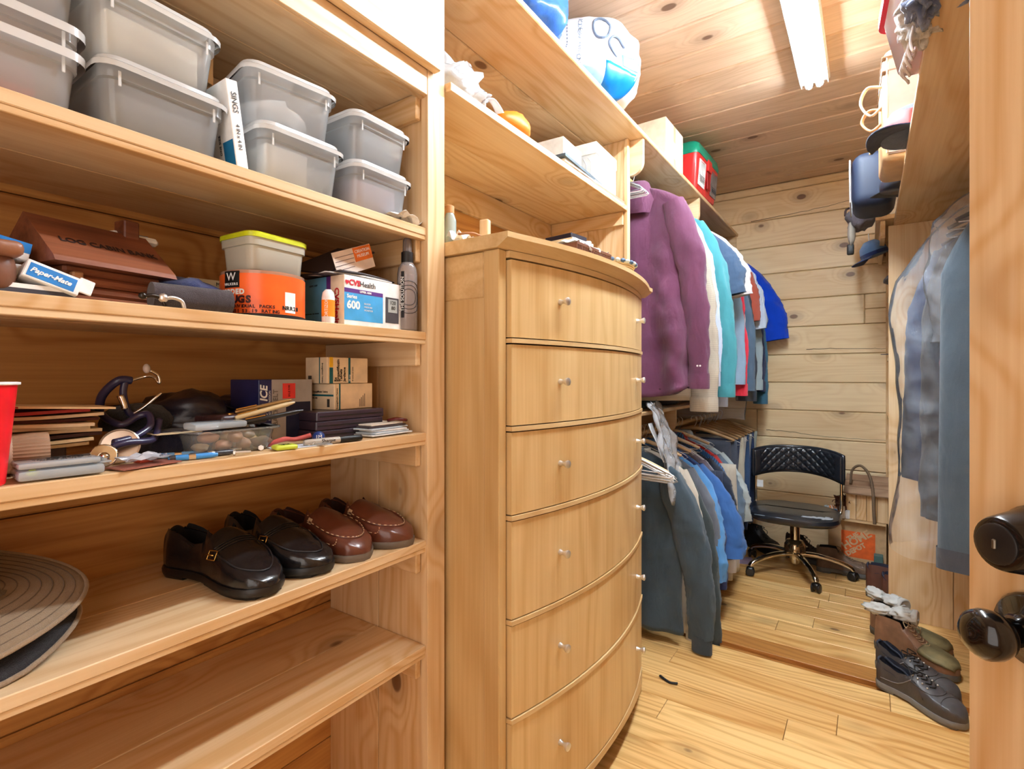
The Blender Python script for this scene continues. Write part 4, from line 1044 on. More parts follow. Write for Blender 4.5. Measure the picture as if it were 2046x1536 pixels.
# belt box
sz_ = (.10, .122, .128)
t = carton('belt_box', 'navy and silver back belt box standing behind the pebble tub', 'box', (-1.062, .634, Z3), radians(3), sz_, col(36, 40, 92, .4))
patch(t, 'X', sz_, .028, .125, 0, .128, col(172, 165, 160, .4)); 
ptext(t, 'X', sz_, .011, .085, 'Fit ICE', .022, WHT, pi / 2, align='CENTER', bold=.0006, shear=.2); ptext(t, 'X', sz_, .0235, .075, 'FUSED COMPRESSION', .0062, WHT, pi / 2, align='CENTER')
ptext(t, 'X', sz_, .037, .070, 'BACK BELT', .015, col(120, 112, 105, .5), pi / 2, align='CENTER', bold=.0003)
part('price_sticker', MB().bx(.0504, .0509, -.008, .022, .088, .120), col(235, 60, 55, .5), t)
ptext(t, 'X', sz_, .068, .104, 'SALE 9.99', .006, col(90, 20, 20), pi / 2, align='CENTER', out=.0015)
part('print', MB().bx(.0502, .0507, .000, .060, 0, .080), col(30, 34, 62, .4), t)
# dark boxes with medicine boxes
sz_ = (.12, .165, .017)
DKB = col(52, 38, 52, .35, coat=.2)
for i in range(3):
    s_ = (.135, .183 - .004 * (i % 2), .0195)
    t = carton('flat_case', ['dark violet flat case at the bottom of the three', 'dark violet flat case in the middle of the three', 'dark violet flat case topmost, under the medicine boxes'][i], 'case', (-1.018, .757 + .001 * i, Z3 + .0200 * i), radians(-2 + i), s_, DKB, .002)
    part('groove', MB().bx(.0675, .068, -.085, .085, .008, .011), BLK, t)
CREAM = col(240, 215, 180, .55); TEAL = col(14, 95, 105, .5)
ZB = Z3 + .0600
sz_ = (.075, .116, .058)
t = carton('medicine_box', 'cream medicine box with teal stripe, lower of the two', 'medicine box', (-1.016, .783, ZB), radians(5), sz_, CREAM)
for fc, (a, b) in (('X', (.013, .017)),): patch(t, fc, sz_, a, b, 0, .058, TEAL)
ptext(t, 'X', sz_, .007, .025, 'Empagliflozin Tablets', .0055, BLK, pi / 2, align='CENTER'); patch(t, 'Y', sz_, .004, .072, .030, .034, TEAL); ptext(t, 'Y', sz_, .006, .040, 'Empagliflozin Tablets', .0058, BLK); patch(t, 'Y', sz_, .052, .060, .006, .024, col(60, 58, 55, .6)); ptext(t, 'Y', sz_, .006, .026, 'Rx only', .005, BLK)
for k in range(4): patch(t, 'X', sz_, .074 + .005 * k, .0765 + .005 * k, .004, .022 + .004 * k, col(150, 130, 110, .6))
t = carton('medicine_box', 'cream medicine box with yellow and teal blocks, on top of the other', 'medicine box', (-1.018, .770, ZB + .0590), radians(2), sz_, CREAM)
patch(t, 'X', sz_, .006, .0155, .036, .058, col(245, 190, 40, .5)); patch(t, 'X', sz_, .006, .0155, 0, .035, TEAL); patch(t, 'X', sz_, .058, .064, 0, .058, TEAL)
ptext(t, 'X', sz_, .022, .004, 'Rx', .0085, BLK, pi / 2, bold=.0002); ptext(t, 'X', sz_, .029, .004, 'Empagliflozin', .0095, BLK, pi / 2, bold=.0002); ptext(t, 'X', sz_, .037, .004, 'Tablets', .0095, BLK, pi / 2, bold=.0002); ptext(t, 'X', sz_, .0465, .004, 'Jardiance', .0088, BLK, pi / 2, bold=.0002)
ptext(t, 'X', sz_, .061, .004, '25 mg', .0062, WHT, pi / 2, out=.0014); patch(t, 'Y', sz_, .048, .051, 0, .058, TEAL); ptext(t, 'Y', sz_, .060, .045, 'Empagliflozin Tablets', .0052, BLK, -pi / 2); patch(t, 'Y', sz_, .010, .022, .005, .017, col(70, 65, 60, .6))
ptext(t, 'X', sz_, .070, .004, '30 tablets per bottle', .004, BLK, pi / 2)
# letters stack at the right
for i in range(6):
    c_ = [(225, 230, 235), (210, 222, 232), (240, 240, 240), (200, 214, 226), (70, 60, 64), (235, 225, 210)][i]
    lb = ['white envelope at the bottom of the right letter stack', 'bluish envelope second in the right letter stack', 'white envelope third in the right letter stack', 'pale blue envelope fourth in the right letter stack', 'dark wallet folder in the right letter stack', 'cream card topmost on the right letter stack'][i]
    solo('envelope', MB().box((0, 0, 0), (.065, .125 - .012 * (i % 3), .0034), .0008), col(*c_, .5), lb, 'envelope', (-.925 - .004 * i, .826, Z3 + .004 + .0042 * i), radians([2, 6, -3, 8, 1, 4][i]))
t = thing('glasses', 'dark red folded spectacles at the right end of third shelf', 'glasses', (-.925, .872, Z3 + .030), (0, 0, .3))
part('frame', MB().tube([(-.02, -.012, 0), (.0, -.016, .004), (.018, -.004, .002), (.015, .01, .0), (-.01, .01, .003)], .0035, 8, 4, closed=True), col(90, 20, 20, .25), t, True)
# marker, tag, ball, keys, pens
p = P(655, 880, z=Z3)
t = thing('marker', 'grey and black permanent marker lying near the shelf front', 'marker', (-.886, .668, Z3 + .0068), (0, 0, radians(82)))
part('barrel', MB().at((0, 0, 0), (0, pi / 2, 0)).lathe([(.0045, -.068), (.0062, -.062), (.0064, .006)], 16), col(178, 168, 155, .4), t, 50)
part('cap', MB().at((0, 0, 0), (0, pi / 2, 0)).lathe([(.0068, .006), (.0068, .045), (.0058, .056), (.003, .058)], 16), BLK, t, 50)
text('Sharpie', .010, BLK, t, (-.02, -.0064, .001), (pi / 2, 0, 0), align='CENTER')
t = thing('key_tag', 'yellow green plastic key tag with black print', 'key tag', (-.888, .556, Z3 + .0005), (0, 0, radians(80)))
part('tag_body', MB().box((0, 0, .0045), (.040, .028, .009), .004, 3), col(200, 215, 70, .4), t, 40); text('KEYS', .009, BLK, t, (0, .003, .0092), (0, 0, 0), align='CENTER'); text('LOCK', .007, BLK, t, (0, -.006, .0092), (0, 0, 0), align='CENTER')
t = thing('ball', 'small dark blue ball printed 1M before the flat cases', 'ball', (-.905, .640, Z3 + .0135))
part('ball_body', MB().ball((0, 0, 0), .0120, 20, 14), col(20, 55, 120, .35), t, True); text('1M', .010, WHT, t, (.0112, -.0075, .002), (pi / 2, 0, radians(55)), align='CENTER')
t = thing('key_ring', 'steel key ring with keys beside the marker', 'keys', (-.893, .612, Z3), (0, 0, .5))
part('ring', MB().tube([(.009 * cos(a), .009 * sin(a), .006 + .003 * sin(a)) for a in [2 * pi * k / 10 for k in range(10)]], .001, 6, 2, closed=True), CHROME, t, True)
part('key', MB().box((.018, .004, .002), (.028, .009, .002), .0008), STEEL, t)
solo('paper', MB().box((0, 0, .0006), (.045, .11, .0012)), col(215, 225, 238, .5), 'bluish paper slip under the key ring', 'paper', (-.905, .600, Z3), radians(-6))
solo('lanyard', MB().tube([(0, -.05, .004), (.006, -.02, .012), (-.004, .01, .008), (.004, .04, .014)], .0045, 8, 5), col(190, 80, 70, .6), 'red and grey cord in front of the belt box', 'cord', (-.935, .600, Z3 + .002), smooth=True)
# blue pens and small bolts
for i, (px, py, a, c_, lab) in enumerate(((388, 918, 76, (70, 150, 225), 'bright blue clear-barrelled pen at the shelf front'), (425, 912, 84, (60, 62, 70), 'dark pen with metal ends beside the blue pen'), (360, 914, 70, (120, 170, 215), 'pale blue pen behind the bright blue one'))):
    q = P(px, py, z=Z3)
    t = thing('pen', lab, 'pen', (q.x, q.y, Z3 + .005), (0, 0, radians(a)))
    part('barrel', MB().at((0, 0, 0), (0, pi / 2, 0)).lathe([(.002, -.036), (.0045, -.030), (.0045, .026), (.003, .034)], 12), col(*c_, .2), t, 50)
    part('collar', MB().at((0, 0, 0), (0, pi / 2, 0)).lathe([(.0049, -.008), (.0049, .002)], 12), CHROME, t, 50)
    part('end_cap', MB().at((0, 0, 0), (0, pi / 2, 0)).lathe([(.0048, -.034), (.0048, -.026)], 12), col(60, 60, 66, .3), t, 50)
for i, (px, py, a) in enumerate(((345, 908, 20), (452, 905, 70), (505, 896, 100), (470, 910, 60), (522, 900, 140))):
    q = P(px, py, z=Z3)
    t = thing('bolt', ['steel bolt lying left of the pens', 'steel bolt right of the dark pen', 'long steel bolt beside the key tag', 'short steel bolt at the shelf edge', 'steel bolt touching the key tag'][i], 'bolt', (q.x, q.y, Z3 + .0055), (0, 0, radians(a)))
    part('shank', MB().at((0, 0, 0), (0, pi / 2, 0)).lathe([(.0022, 0), (.0022, .024)], 8), STEEL, t, 50); part('head', MB().at((0, 0, 0), (0, pi / 2, 0)).lathe([(.0050, -.003), (.0052, 0), (.002, .001)], 6), STEEL, t)
t = thing('blister_pack', 'small torn blister packet with red corner at the shelf front', 'packet', (-.900, .335, Z3 + .0025), (0, 0, radians(12)))
part('card', MB().box((0, 0, 0), (.045, .085, .002)), col(150, 90, 75, .5), t); part('film', crumple(.035, .06, .012, 6, 8, 8), clear('film', (1, 1, 1), .5, .1, (.8, .85, .95)), t); text('2', .014, col(40, 60, 120), t, (.01, .02, .0125), (0, 0, pi / 2))
part('corner_print', MB().box((-.018, .01, .003), (.018, .02, .004), .001), col(200, 70, 40, .5), t)
for o_ in t.children: 
    if o_.name.startswith('film'): o_.location.z += .006
solo('notebook', MB().box((0, 0, .004), (.05, .085, .008), .001), col(40, 36, 42, .4), 'small black notebook between the shaver and the stethoscope', 'notebook', (-.925, .335 - .02, Z3), radians(-14)) if 0 else None

# ================================================================== FOURTH SHELF: shoes and sun hat (z .806)
Z4 = SH[4] + .0005
BLKL = plain('black_shoe_leather', srgb(20, 19, 22), .24, vary=.2, bump=.22, scale=26, coat=.25)
BLKI = col(14, 12, 12, .8)
BRNL = plain('brown_shoe_leather', srgb(98, 52, 36), .30, vary=.16, bump=.08, scale=30, coat=.2)
BRNI = col(60, 32, 24, .7)
lo_prof = [(0, .069), (.04, .074), (.16, .068), (.30, .050), (.40, .056), (.45, .086), (.54, .080), (.66, .058), (.80, .037), (.90, .027), (.97, .017), (1, .007)]
def loafer(label, tx, ty, ang, side):
    t = thing('loafer', label, 'shoe', (tx, ty, Z4), (0, 0, ang), 'black loafers')
    s = Shoe(L=.290, W=.100, prof=lo_prof, open_=(.025, .44), base=.019, side=side)
    s.build(t, BLKL, BLKI, col(16, 15, 16, .45))
    s.seam([(.62, .17), (.72, .20), (.80, .24), (.87, .31), (.92, .42), (.925, .5), (.92, .58), (.87, .69), (.80, .76), (.72, .80), (.62, .83)], .0016, col(30, 28, 30, .4), t)
    for k in range(3): s.seam([(.585 + .014 * k, .17), (.60 + .014 * k, .30), (.605 + .014 * k, .5), (.60 + .014 * k, .70), (.585 + .014 * k, .83)], .0014, BLKL, t, 'strap_rib')
    c_ = s.S(.60, .13 if side < 0 else .13, .003)
    bk = MB(); bk.M = Matrix.Translation(c_) @ Euler((radians(65), 0, radians(8))).to_matrix().to_4x4()
    bk.tube([(-.009, -.008, 0), (.009, -.008, 0), (.009, .008, 0), (-.009, .008, 0)], .0013, 6, 0, closed=True)
    bk.tube([(-.014, 0, 0), (.004, 0, .001)], .0013, 6)
    part('buckle', bk, BRASS, t, True)
    s.seam([(.035, .5), (.03, .30), (.10, .255), (.25, .252), (.40, .27), (.47, .36), (.475, .5), (.47, .64), (.40, .73), (.25, .748), (.10, .745), (.03, .70)], .0022, BLKL, t, 'collar_binding')
    return t
def slipper(label, tx, ty, ang, side):
    t = thing('slipper', label, 'shoe', (tx, ty, Z4), (0, 0, ang), 'brown leather slippers')
    pf = [(0, .062), (.04, .066), (.16, .058), (.30, .040), (.38, .046), (.43, .080), (.52, .076), (.66, .058), (.80, .042), (.90, .032), (.96, .021), (1, .008)]
    s = Shoe(L=.282, W=.102, prof=pf, open_=(.025, .42), base=.015, side=side)
    s.build(t, BRNL, BRNI, col(105, 92, 80, .6), heel=False)
    TH = col(215, 180, 140, .7)
    ml = [(.48, .15), (.60, .165), (.72, .19), (.80, .235), (.87, .31), (.91, .42), (.915, .5), (.91, .58), (.87, .69), (.80, .765), (.72, .81), (.60, .835), (.48, .85)]
    s.seam(ml, .0022, BRNL, t, 'welt'); s.seam(ml, .0010, TH, t, out=.0030, dash=True)
    s.seam([(.455, .20), (.46, .36), (.462, .5), (.46, .64), (.455, .80)], .0009, TH, t, out=.001, dash=True)
    s.seam([(.50, .09), (.66, .075), (.80, .085), (.83, .13), (.82, .2)], .0008, TH, t, out=.0008, dash=True)
    for k in range(4): s.seam([(.475 + .013 * k, .13), (.485 + .013 * k, .19)], .0013, TH, t, 'lacing')
    s.seam([(.035, .5), (.03, .30), (.10, .255), (.25, .252), (.40, .27), (.44, .36), (.445, .5), (.44, .64), (.40, .73), (.25, .748), (.10, .745), (.03, .70)], .0022, BRNL, t, 'collar_binding')
    return t
loafer('black leather loafer with gold buckle, nearest on the shoe shelf', -1.020, .512, radians(8), 1)
loafer('black leather loafer behind the nearest one', -1.028, .622, radians(8), -1)
slipper('brown stitched leather slipper beside the black loafers', -1.024, .730, radians(8), 1)
slipper('brown stitched leather slipper at the right end of the shoe shelf', -1.014, .842, radians(6), -1)
# sun hat, brim curled
t = thing('sun_hat', 'taupe stitched sun hat with dark underside at the left of the shoe shelf', 'hat', (-1.03, .118, Z4 + .001), (0, 0, 0))
TAU = fab(150, 128, 102); 
def brim(u, v):
    a = 2 * pi * u; r = .072 + .098 * v
    return (r * cos(a) * .85, r * sin(a) * 1.06, .095 + .012 * sin(2 * a + .4) * v - .016 * v - .050 * v * cos(a))
def brim2(u, v):
    a = 2 * pi * u; r = .072 + .100 * v
    return (r * cos(a) * .80, r * sin(a) * 1.0, .050 - .030 * v - .018 * v * cos(a) + .016 * max(0, sin(a * 2 - 1.0)) * v ** 2)
part('brim', MB().sheet(brim, 64, 10, .0025), TAU, t, True)
part('under_brim', MB().sheet(brim2, 64, 10, .003), fab(38, 34, 36), t, True)
part('brim_binding', MB().tube([brim(k / 48, 1.0) for k in range(48)], .0034, 6, 0, closed=True), fab(165, 140, 112), t, True)
part('brim_binding', MB().tube([brim2(k / 48, 1.0) for k in range(48)], .0036, 6, 0, closed=True), fab(160, 136, 110), t, True)
for k in range(7):
    part('stitch_row', MB().tube([(lambda p: (p[0], p[1], p[2] + .0016))(brim(j / 48, .12 + .125 * k)) for j in range(48)], .0009, 4, 0, closed=True), fab(110, 90, 70), t)
part('crown', MB().at((0, 0, .088)).lathe([(.074, 0), (.072, .03), (.060, .055), (.035, .066), (.0, .068)], 32), TAU, t, True)
part('bow', lump((.055, .045, .10), (.022, .028, .014), 4, .5, 3), fab(120, 104, 88), t, True)
t = thing('comb', 'pale folded comb leaning over the hat crown', 'comb', (-1.0, .075, Z4 + .125), (radians(-35), 0, radians(10)))
part('comb_spine', MB().box((0, 0, 0), (.012, .09, .010), .002), col(215, 170, 140, .5), t)
for k in range(14): part('tooth', MB().box((.0, -.042 + .0065 * k, .012), (.006, .0028, .018)), col(200, 155, 130, .5), t)
# ================================================================== DRESSER TOP (z 1.530)
ZD = 1.5305
p = P(897, 460, x=-1.02)
t = thing('spray_bottle', 'small clear green bottle with tan cap behind the post on the dresser', 'bottle', (-1.0, p.y + .012, ZD))
yb = None
t.location = (-.905, 1.035, ZD)
part('bottle_body', MB().lathe([(.015, 0), (.017, .003), (.017, .075), (.011, .092), (.010, .095)], 22), clear('mint', (.85, .97, .92), .45, .1, (.7, .85, .8)), t, 50)
part('cap', MB().lathe([(.0115, .093), (.0115, .112), (.008, .114)], 20), col(200, 150, 100, .5), t, 50)
solo('tissue', crumple(.05, .07, .028, 12, 10, 10), WHT, 'small crumpled tissue beside the green bottle on the dresser', 'tissue', (-.865, 1.040, ZD + .012))
t = thing('wooden_toy', 'small pale wooden block toy with round peg on the dresser', 'toy', (-.835, 1.095, ZD), (0, 0, radians(10)))
part('block', MB().box((0, 0, .040), (.026, .020, .080), .004, 2), PZ, t); part('peg', MB().at((.013, 0, .022), (0, pi / 2, 0)).lathe([(.006, 0), (.006, .004), (0, .005)], 14), PZ, t, 40)
part('wing', MB().box((.0, .035, .012), (.02, .05, .016), .007, 2), PY, t, 40)
t = thing('rattan_scrap', 'thin curled strip of brown bark on the dresser edge', 'strip', (-.80, 1.040, ZD + .012))
part('strip', MB().tube([(-.03, -.06, .004), (-.01, -.03, .010), (0, 0, .006), (.01, .03, .013), (.012, .04, .004)], .003, 6, 5), col(150, 95, 50, .6), t, True)
# basket with tissues
t = thing('tray_basket', 'brown slotted plastic basket filled with white tissues on the dresser', 'basket', (-.705, 1.375, ZD), radians(-3))
BRN = col(110, 68, 50, .45)
part('base', MB().bx(-.055, .055, -.10, .10, 0, .004, .001), BRN, t)
for (a, b, c, d, nm) in ((-.055, .055, -.103, -.100, 'end_wall'), (-.055, .055, .100, .103, 'end_wall')): part(nm, MB().bx(a, b, c, d, 0, .034), BRN, t)
for xx in (-.055, .055):
    part('rim', MB().bx(xx - .002, xx + .002, -.103, .103, .028, .036, .001), BRN, t)
    for k in range(26): part('slat', MB().bx(xx - .001, xx + .001, -.1 + .008 * k - .002, -.1 + .008 * k + .002, .003, .029), BRN, t)
for k in range(4):
    solo('tissue', crumple(.10, .07, .035, 20 + k * 3, 12, 12), [WHT, col(225, 222, 232, .7), WHT, col(240, 228, 232, .7)][k], ['white tissue at the near end of the brown basket', 'lilac white tissue second in the basket', 'white tissue third in the basket', 'pinkish tissue at the far end of the basket'][k], 'tissue', (-.705, 1.305 + .046 * k, ZD + .022), .3 * k)
BS_ = (.13, .14, .165)
t = carton('grade_box', 'tan printed carton with silver window behind the tissue basket', 'box', (-.93, 1.735, ZD), radians(-6), BS_, col(215, 190, 150, .6))
ptext(t, 'X', BS_, .02, .125, 'GRADE', .020, col(120, 90, 60)); ptext(t, 'X', BS_, .02, .100, 'UNLIMITED', .017, col(70, 50, 35)); patch(t, 'X', BS_, .112, .132, .07, .12, col(120, 120, 122, .3, .6)); patch(t, 'X', BS_, 0, .14, .15, .165, WHT)
t = carton('flat_case', 'black flat case lying on the tan carton', 'case', (-.94, 1.735, ZD + .1655), radians(-8), (.12, .10, .022), col(30, 28, 40, .4))
t = carton('flat_case', 'grey plaid flat tin behind the tan carton', 'tin', (-1.08, 1.70, ZD), radians(-4), (.08, .16, .15), col(120, 115, 112, .5))
# straw basket lid
t = thing('straw_basket', 'oval straw basket with blue plaited rim at the far dresser corner', 'basket', (-.735, 1.66, ZD), radians(-12))
SW = wood('straw', (.72, .52, .28), (.5, .3, .12), 'Y', knots=0, ring=30)
for k in range(7): part('coil', MB().tube([((.055 + .003 * k) * cos(a), (.092 + .003 * k) * sin(a), .004 + .0062 * k) for a in [2 * pi * q / 24 for q in range(24)]], .0036, 6, 2, closed=True), SW, t, True)
part('base', MB().loft([[((.054) * cos(a), .091 * sin(a), z) for a in [2 * pi * q / 24 for q in range(24)]] for z in (.0, .004)]), SW, t)
for k in range(30): 
    a = 2 * pi * k / 30; part('rim_wrap', MB().ball(((.077) * cos(a), .114 * sin(a), .049), (.007, .011, .007), 8, 6), col(*((70, 95, 125) if k % 2 else (190, 195, 190)), .7), t, True)

# ================================================================== BAY SHELF ABOVE THE DRESSER (z 1.925)
ZM = 1.9255
t = thing('knotted_bag', 'white tied plastic bag with knotted ears on the bay shelf', 'plastic bag', (-.955, 1.09, ZM + .012))
BAG = clear('white_bag', (1, 1, 1), .88, .25, (.90, .92, .95), bump=.5, scale=30, trans=.4)
part('bag_body', lump((0, .0, .055), (.085, .10, .062), 11, .5, 3.2, 26, 18), BAG, t, True)
part('knot', lump((.035, .098, .052), (.018, .020, .018), 5, .5, 3), BAG, t, True)
part('ear', MB().tube([(.035, .105, .055), (.045, .135, .068), (.05, .160, .050), (.052, .172, .030)], lambda q: .009 + .009 * q, 8, 4, flat=.35), BAG, t, True)
part('ear', MB().tube([(.03, .10, .062), (.03, .125, .082), (.032, .140, .085)], lambda q: .008 + .005 * q, 8, 4, flat=.4), BAG, t, True)
t = carton('slate_box', 'dark slate box behind the knotted white bag', 'box', (-1.115, 1.03, ZM), 0, (.13, .09, .15), col(60, 70, 86, .5))
solo('orange_cap', lump((0, 0, .036), (.05, .075, .042), 3, .15, 2, 20, 12), col(245, 120, 20, .5), 'bright orange soft cap lying on the bay shelf', 'cap', (-.905, 1.325, ZM), smooth=True)
solo('paper_sack', lump((0, 0, .020), (.04, .06, .022), 6, .35, 4, 16, 10), col(235, 205, 150, .7), 'pale yellow crumpled sack behind the orange cap', 'sack', (-.965, 1.47, ZM), smooth=True)
p = P(1240, 330, x=-.88); 
BX_ = (.26, .215, .195)
t = carton('gift_box', 'tall white patterned box at the right end of the bay shelf', 'box', (-1.02, 1.985, ZM), radians(2), BX_, col(214, 212, 206, .6))
for k in range(12): part('print', MB().tube([(-.12 + .02 * k, -.1080, .02 + .012 * (k % 3)), (-.11 + .02 * k, -.1080, .08 + .01 * (k % 4)), (-.125 + .02 * k, -.1080, .14)], .0012, 4, 5), col(190, 190, 192, .6), t)
part('lid', MB().bx(-.133, .133, -.110, .110, .150, .198, .002), col(232, 226, 215, .6), t)
BX2 = (.20, .16, .11)
t = carton('file_box', 'white opened paper box before the tall patterned box', 'box', (-1.02, 1.745, ZM + .036), radians(3), BX2, col(218, 212, 200, .6))
for i, (c_, lb, ww) in enumerate((((190, 120, 100), 'rust coloured folder at the bottom on the bay shelf', .30), ((235, 232, 225), 'white magazine on the rust folder', .27), ((70, 85, 95), 'slate magazine below the white box', .29))):
    solo('folder', MB().sheet(lambda u, v, i=i: ((u - .5) * .25, (v - .5) * (ww + .22), .005 * sin(v * 3 + i)), 4, 14, .010), col(*c_, .5), lb, 'folder', (-.995, 1.855 - .01 * i, ZM + .011 + .0108 * i), radians(2 * i - 2))

# ================================================================== ON THE LONG TOP SHELF (z 2.235)
ZT = 2.2355
t = thing('blue_bag', 'glossy blue plastic bundle at the near end of the high shelf', 'bag', (-.93, 1.42, ZT))
part('bag_body', lump((0, 0, .12), (.15, .12, .13), 7, .3, 2.5, 26, 18), plain('blue_plastic', srgb(60, 110, 190), .25, vary=.3, bump=.5, scale=12), t, True)
t = thing('comforter_bag', 'large round white plastic bag printed with a duvet and blue blocks', 'bag', (-.925, 1.835, ZT), -.80)
CB = plain('comforter_plastic', srgb(225, 228, 236), .25, vary=.08, bump=.8, scale=5, coat=.2, bscale=11)
r_ = []
def cbp(a, b, out=0.0):
    """a round, b up"""
    k = max(cos(b), .03); kk = k ** .55
    rx = .190; ry = .225; rz = .150
    q = 1 + .24 * nz(cos(a) * 1.5 + 3, sin(a) * 1.5, b * 1.5) + .03 * nz(cos(a) * 6, sin(a) * 6, b * 3) + .035 * crs(cos(a) * 2, sin(a) * 2 + b, b * 2)
    return ((rx + out) * kk * cos(a) * q, (ry + out) * kk * sin(a) * q, .148 + (rz + out) * sin(b) * (1 + .02 * nz(a * 2, b * 3, 2)))
part('bag_body', MB().loft([[cbp(2 * pi * j / 72, -pi / 2 + pi * i / 40) for j in range(72)] for i in range(41)]), CB, t, True)
part('neck', MB().tube([(.02, -.19, .20), (.03, -.235, .240), (.03, -.26, .235)], lambda q: .040 + .022 * q, 14, 5, flat=.6), CB, t, True)
def cpatch(a0, a1, b0, b1, m, nm='print', out=.0012, n=10):
    def f(u, v): return cbp(a0 + (a1 - a0) * u, b0 + (b1 - b0) * v, out)
    part(nm, MB().sheet(f, n, n, .0008), m, t, True)
cpatch(.15, 1.0, -1.15, -.38, col(20, 125, 215, .3)); cpatch(-.35, .14, -1.15, -.60, col(150, 190, 230, .3)); 
cpatch(.55, .95, -.33, -.05, col(110, 165, 215, .3))
for k in range(0): cpatch(.1 + .09 * k, .12 + .09 * k, -.36 + .02 * (k % 3), -.02 - .04 * (k % 4), col(60, 110, 170, .3))
def cring(a, b, ra, rb, m, w=.0035, part_=1.0):
    pts = [cbp(a + ra * cos(q), b + rb * sin(q), .004) for q in [2 * pi * part_ * k / 20 for k in range(20)]]
    part('print_ring', MB().tube(pts, w, 6, 0, closed=part_ == 1.0), m, t)
GR = col(110, 125, 145, .5)
cring(.10, .45, .16, .26, GR, .0042); cring(.40, .08, .15, .24, GR, .0042, .8); cring(-.75, .15, .045, .08, GR, .0022); 
def ctext(st, a, b, size, m, da, db):
    for ch in st:
        if ch != ' ':
            p0 = Vector(cbp(a, b, .0035)); p1 = Vector(cbp(a + da, b + db, .0035)); pn = (Vector(cbp(a, b, .02)) - p0).normalized()
            xx = (p1 - p0).normalized(); yy = pn.cross(xx).normalized(); M = Matrix((xx, yy, pn)).transposed()
            text(ch, size, m, t, p0, M.to_euler(), align='CENTER')
        a += da; b += db
ctext('MODERN SOLUTIONS', -.28, .55, .022, GR, -.002, -.075)
for k in range(16): cpatch(-.52, -.505, .75 - .08 * k, .71 - .08 * k, GR, n=1)
BX_ = (.24, .26, .200)
t = carton('shipping_carton', 'plain cardboard carton with tape on the high shelf', 'carton', (-.915, 2.60, ZT), radians(-1), BX_, col(222, 205, 178, .8))
patch(t, 'X', BX_, .11, .145, .12, .20, col(190, 165, 130, .3), 'tape'); patch(t, 'X', BX_, .11, .145, 0, .04, col(190, 165, 130, .3), 'tape')
part('flap', MB().bx(-.118, .118, -.128, -.002, .200, .2025), col(226, 208, 180, .8), t); part('flap', MB().bx(-.118, .118, .002, .128, .200, .2025), col(226, 208, 180, .8), t)
t = thing('tool_box', 'red plastic tool box with green lid on the high shelf', 'tool box', (-.872, 3.15, ZT), radians(-2))
RP = col(225, 50, 50, .3); GP = col(20, 150, 120, .3)
part('box_body', MB().loft([[(x, y, z) for x, y in rrect(w, d, .03)] for z, w, d in ((0, .17, .36), (.004, .18, .37), (.195, .215, .42), (.20, .215, .42))]), RP, t, 50)
part('lid', MB().loft([[(x, y, z) for x, y in rrect(w, d, .035)] for z, w, d in ((.196, .222, .43), (.215, .226, .434), (.255, .212, .42), (.268, .18, .39))]), GP, t, 50)
part('latch', MB().box((.110, 0, .175), (.014, .07, .065), .003), RP, t); part('latch_recess', MB().box((.104, 0, .09), (.008, .06, .10), .003), col(150, 20, 25, .5), t)
for yy, c_ in ((-.115, (235, 235, 232)), (.115, (120, 110, 105))):
    part('label', MB().at((.1015, yy, .10), (0, radians(5), 0)).box((0, 0, 0), (.003, .115, .14)), col(*c_, .5, vary=.3), t)
    for k in range(4): part('label_print', MB().at((.1025, yy, .055 + .010 * k), (0, radians(5), 0)).box((0, 0, 0), (.002, .08, .002)), col(90, 90, 95, .5), t)
    part('label_picture', MB().at((.1035, yy, .125), (0, radians(5), 0)).box((0, 0, 0), (.003, .08, .055)), col(80, 70, 68, .5, vary=.4), t)
    text('ROTARY KIT', .010, col(200, 30, 40), t, (.1085, yy, .160), RX, align='CENTER')
# ================================================================== UPPER ROW OF SHIRTS
GH = 'empty wire hangers by the divider'
ZR = 2.146
for i in range(12):
    hanger(-.96, 2.180 + .0085 * i, ZR, 'empty pale wire hanger bunched by the divider above the plum shirt', col(*((235, 235, 235) if i % 3 else (150, 170, 190)), .3, 0 if i % 3 else .8), w=.150, rz=radians(R.uniform(-3, 3)), group=GH)
def up(i, name, label, y, m, **k):
    k.setdefault('seed', i * 1.7); zt = k.pop('zt', 2.112); x = k.pop('x', -.95); hk = k.pop('hk', 'wire')
    g = garment(name, label, 'shirt' if name != 'jacket' else 'jacket', x, y, zt, m, **k)
    hanger(x, y - .004, ZR, ('pale' if i % 2 else 'thin') + ' hanger carrying the ' + label.split(' hanging')[0], col(230, 228, 224, .35) if i % 2 else STEEL, w=.205, rz=k.get('rz', 0))
    return g
plum = up(1, 'dress_shirt', 'plum long-sleeved shirt hanging nearest on the upper rod', 2.375, fab(104, 56, 84), cs=1.9, sh=.250, bw=.275, length=1.02, sleeve=.76, spread=(.0, .075), slrad=(.072, .044), seed=2.2, curve=True, thick=.028, rz=radians(-2), fold=.030, neck=.080, x=-.935)
for k in range(2): part('button', MB().at((.335 + .012 * k - .01, -.046, -.87), (pi / 2, 0, 0)).lathe([(.004, 0), (.004, .002), (0, .002)], 10), WHT, plum)
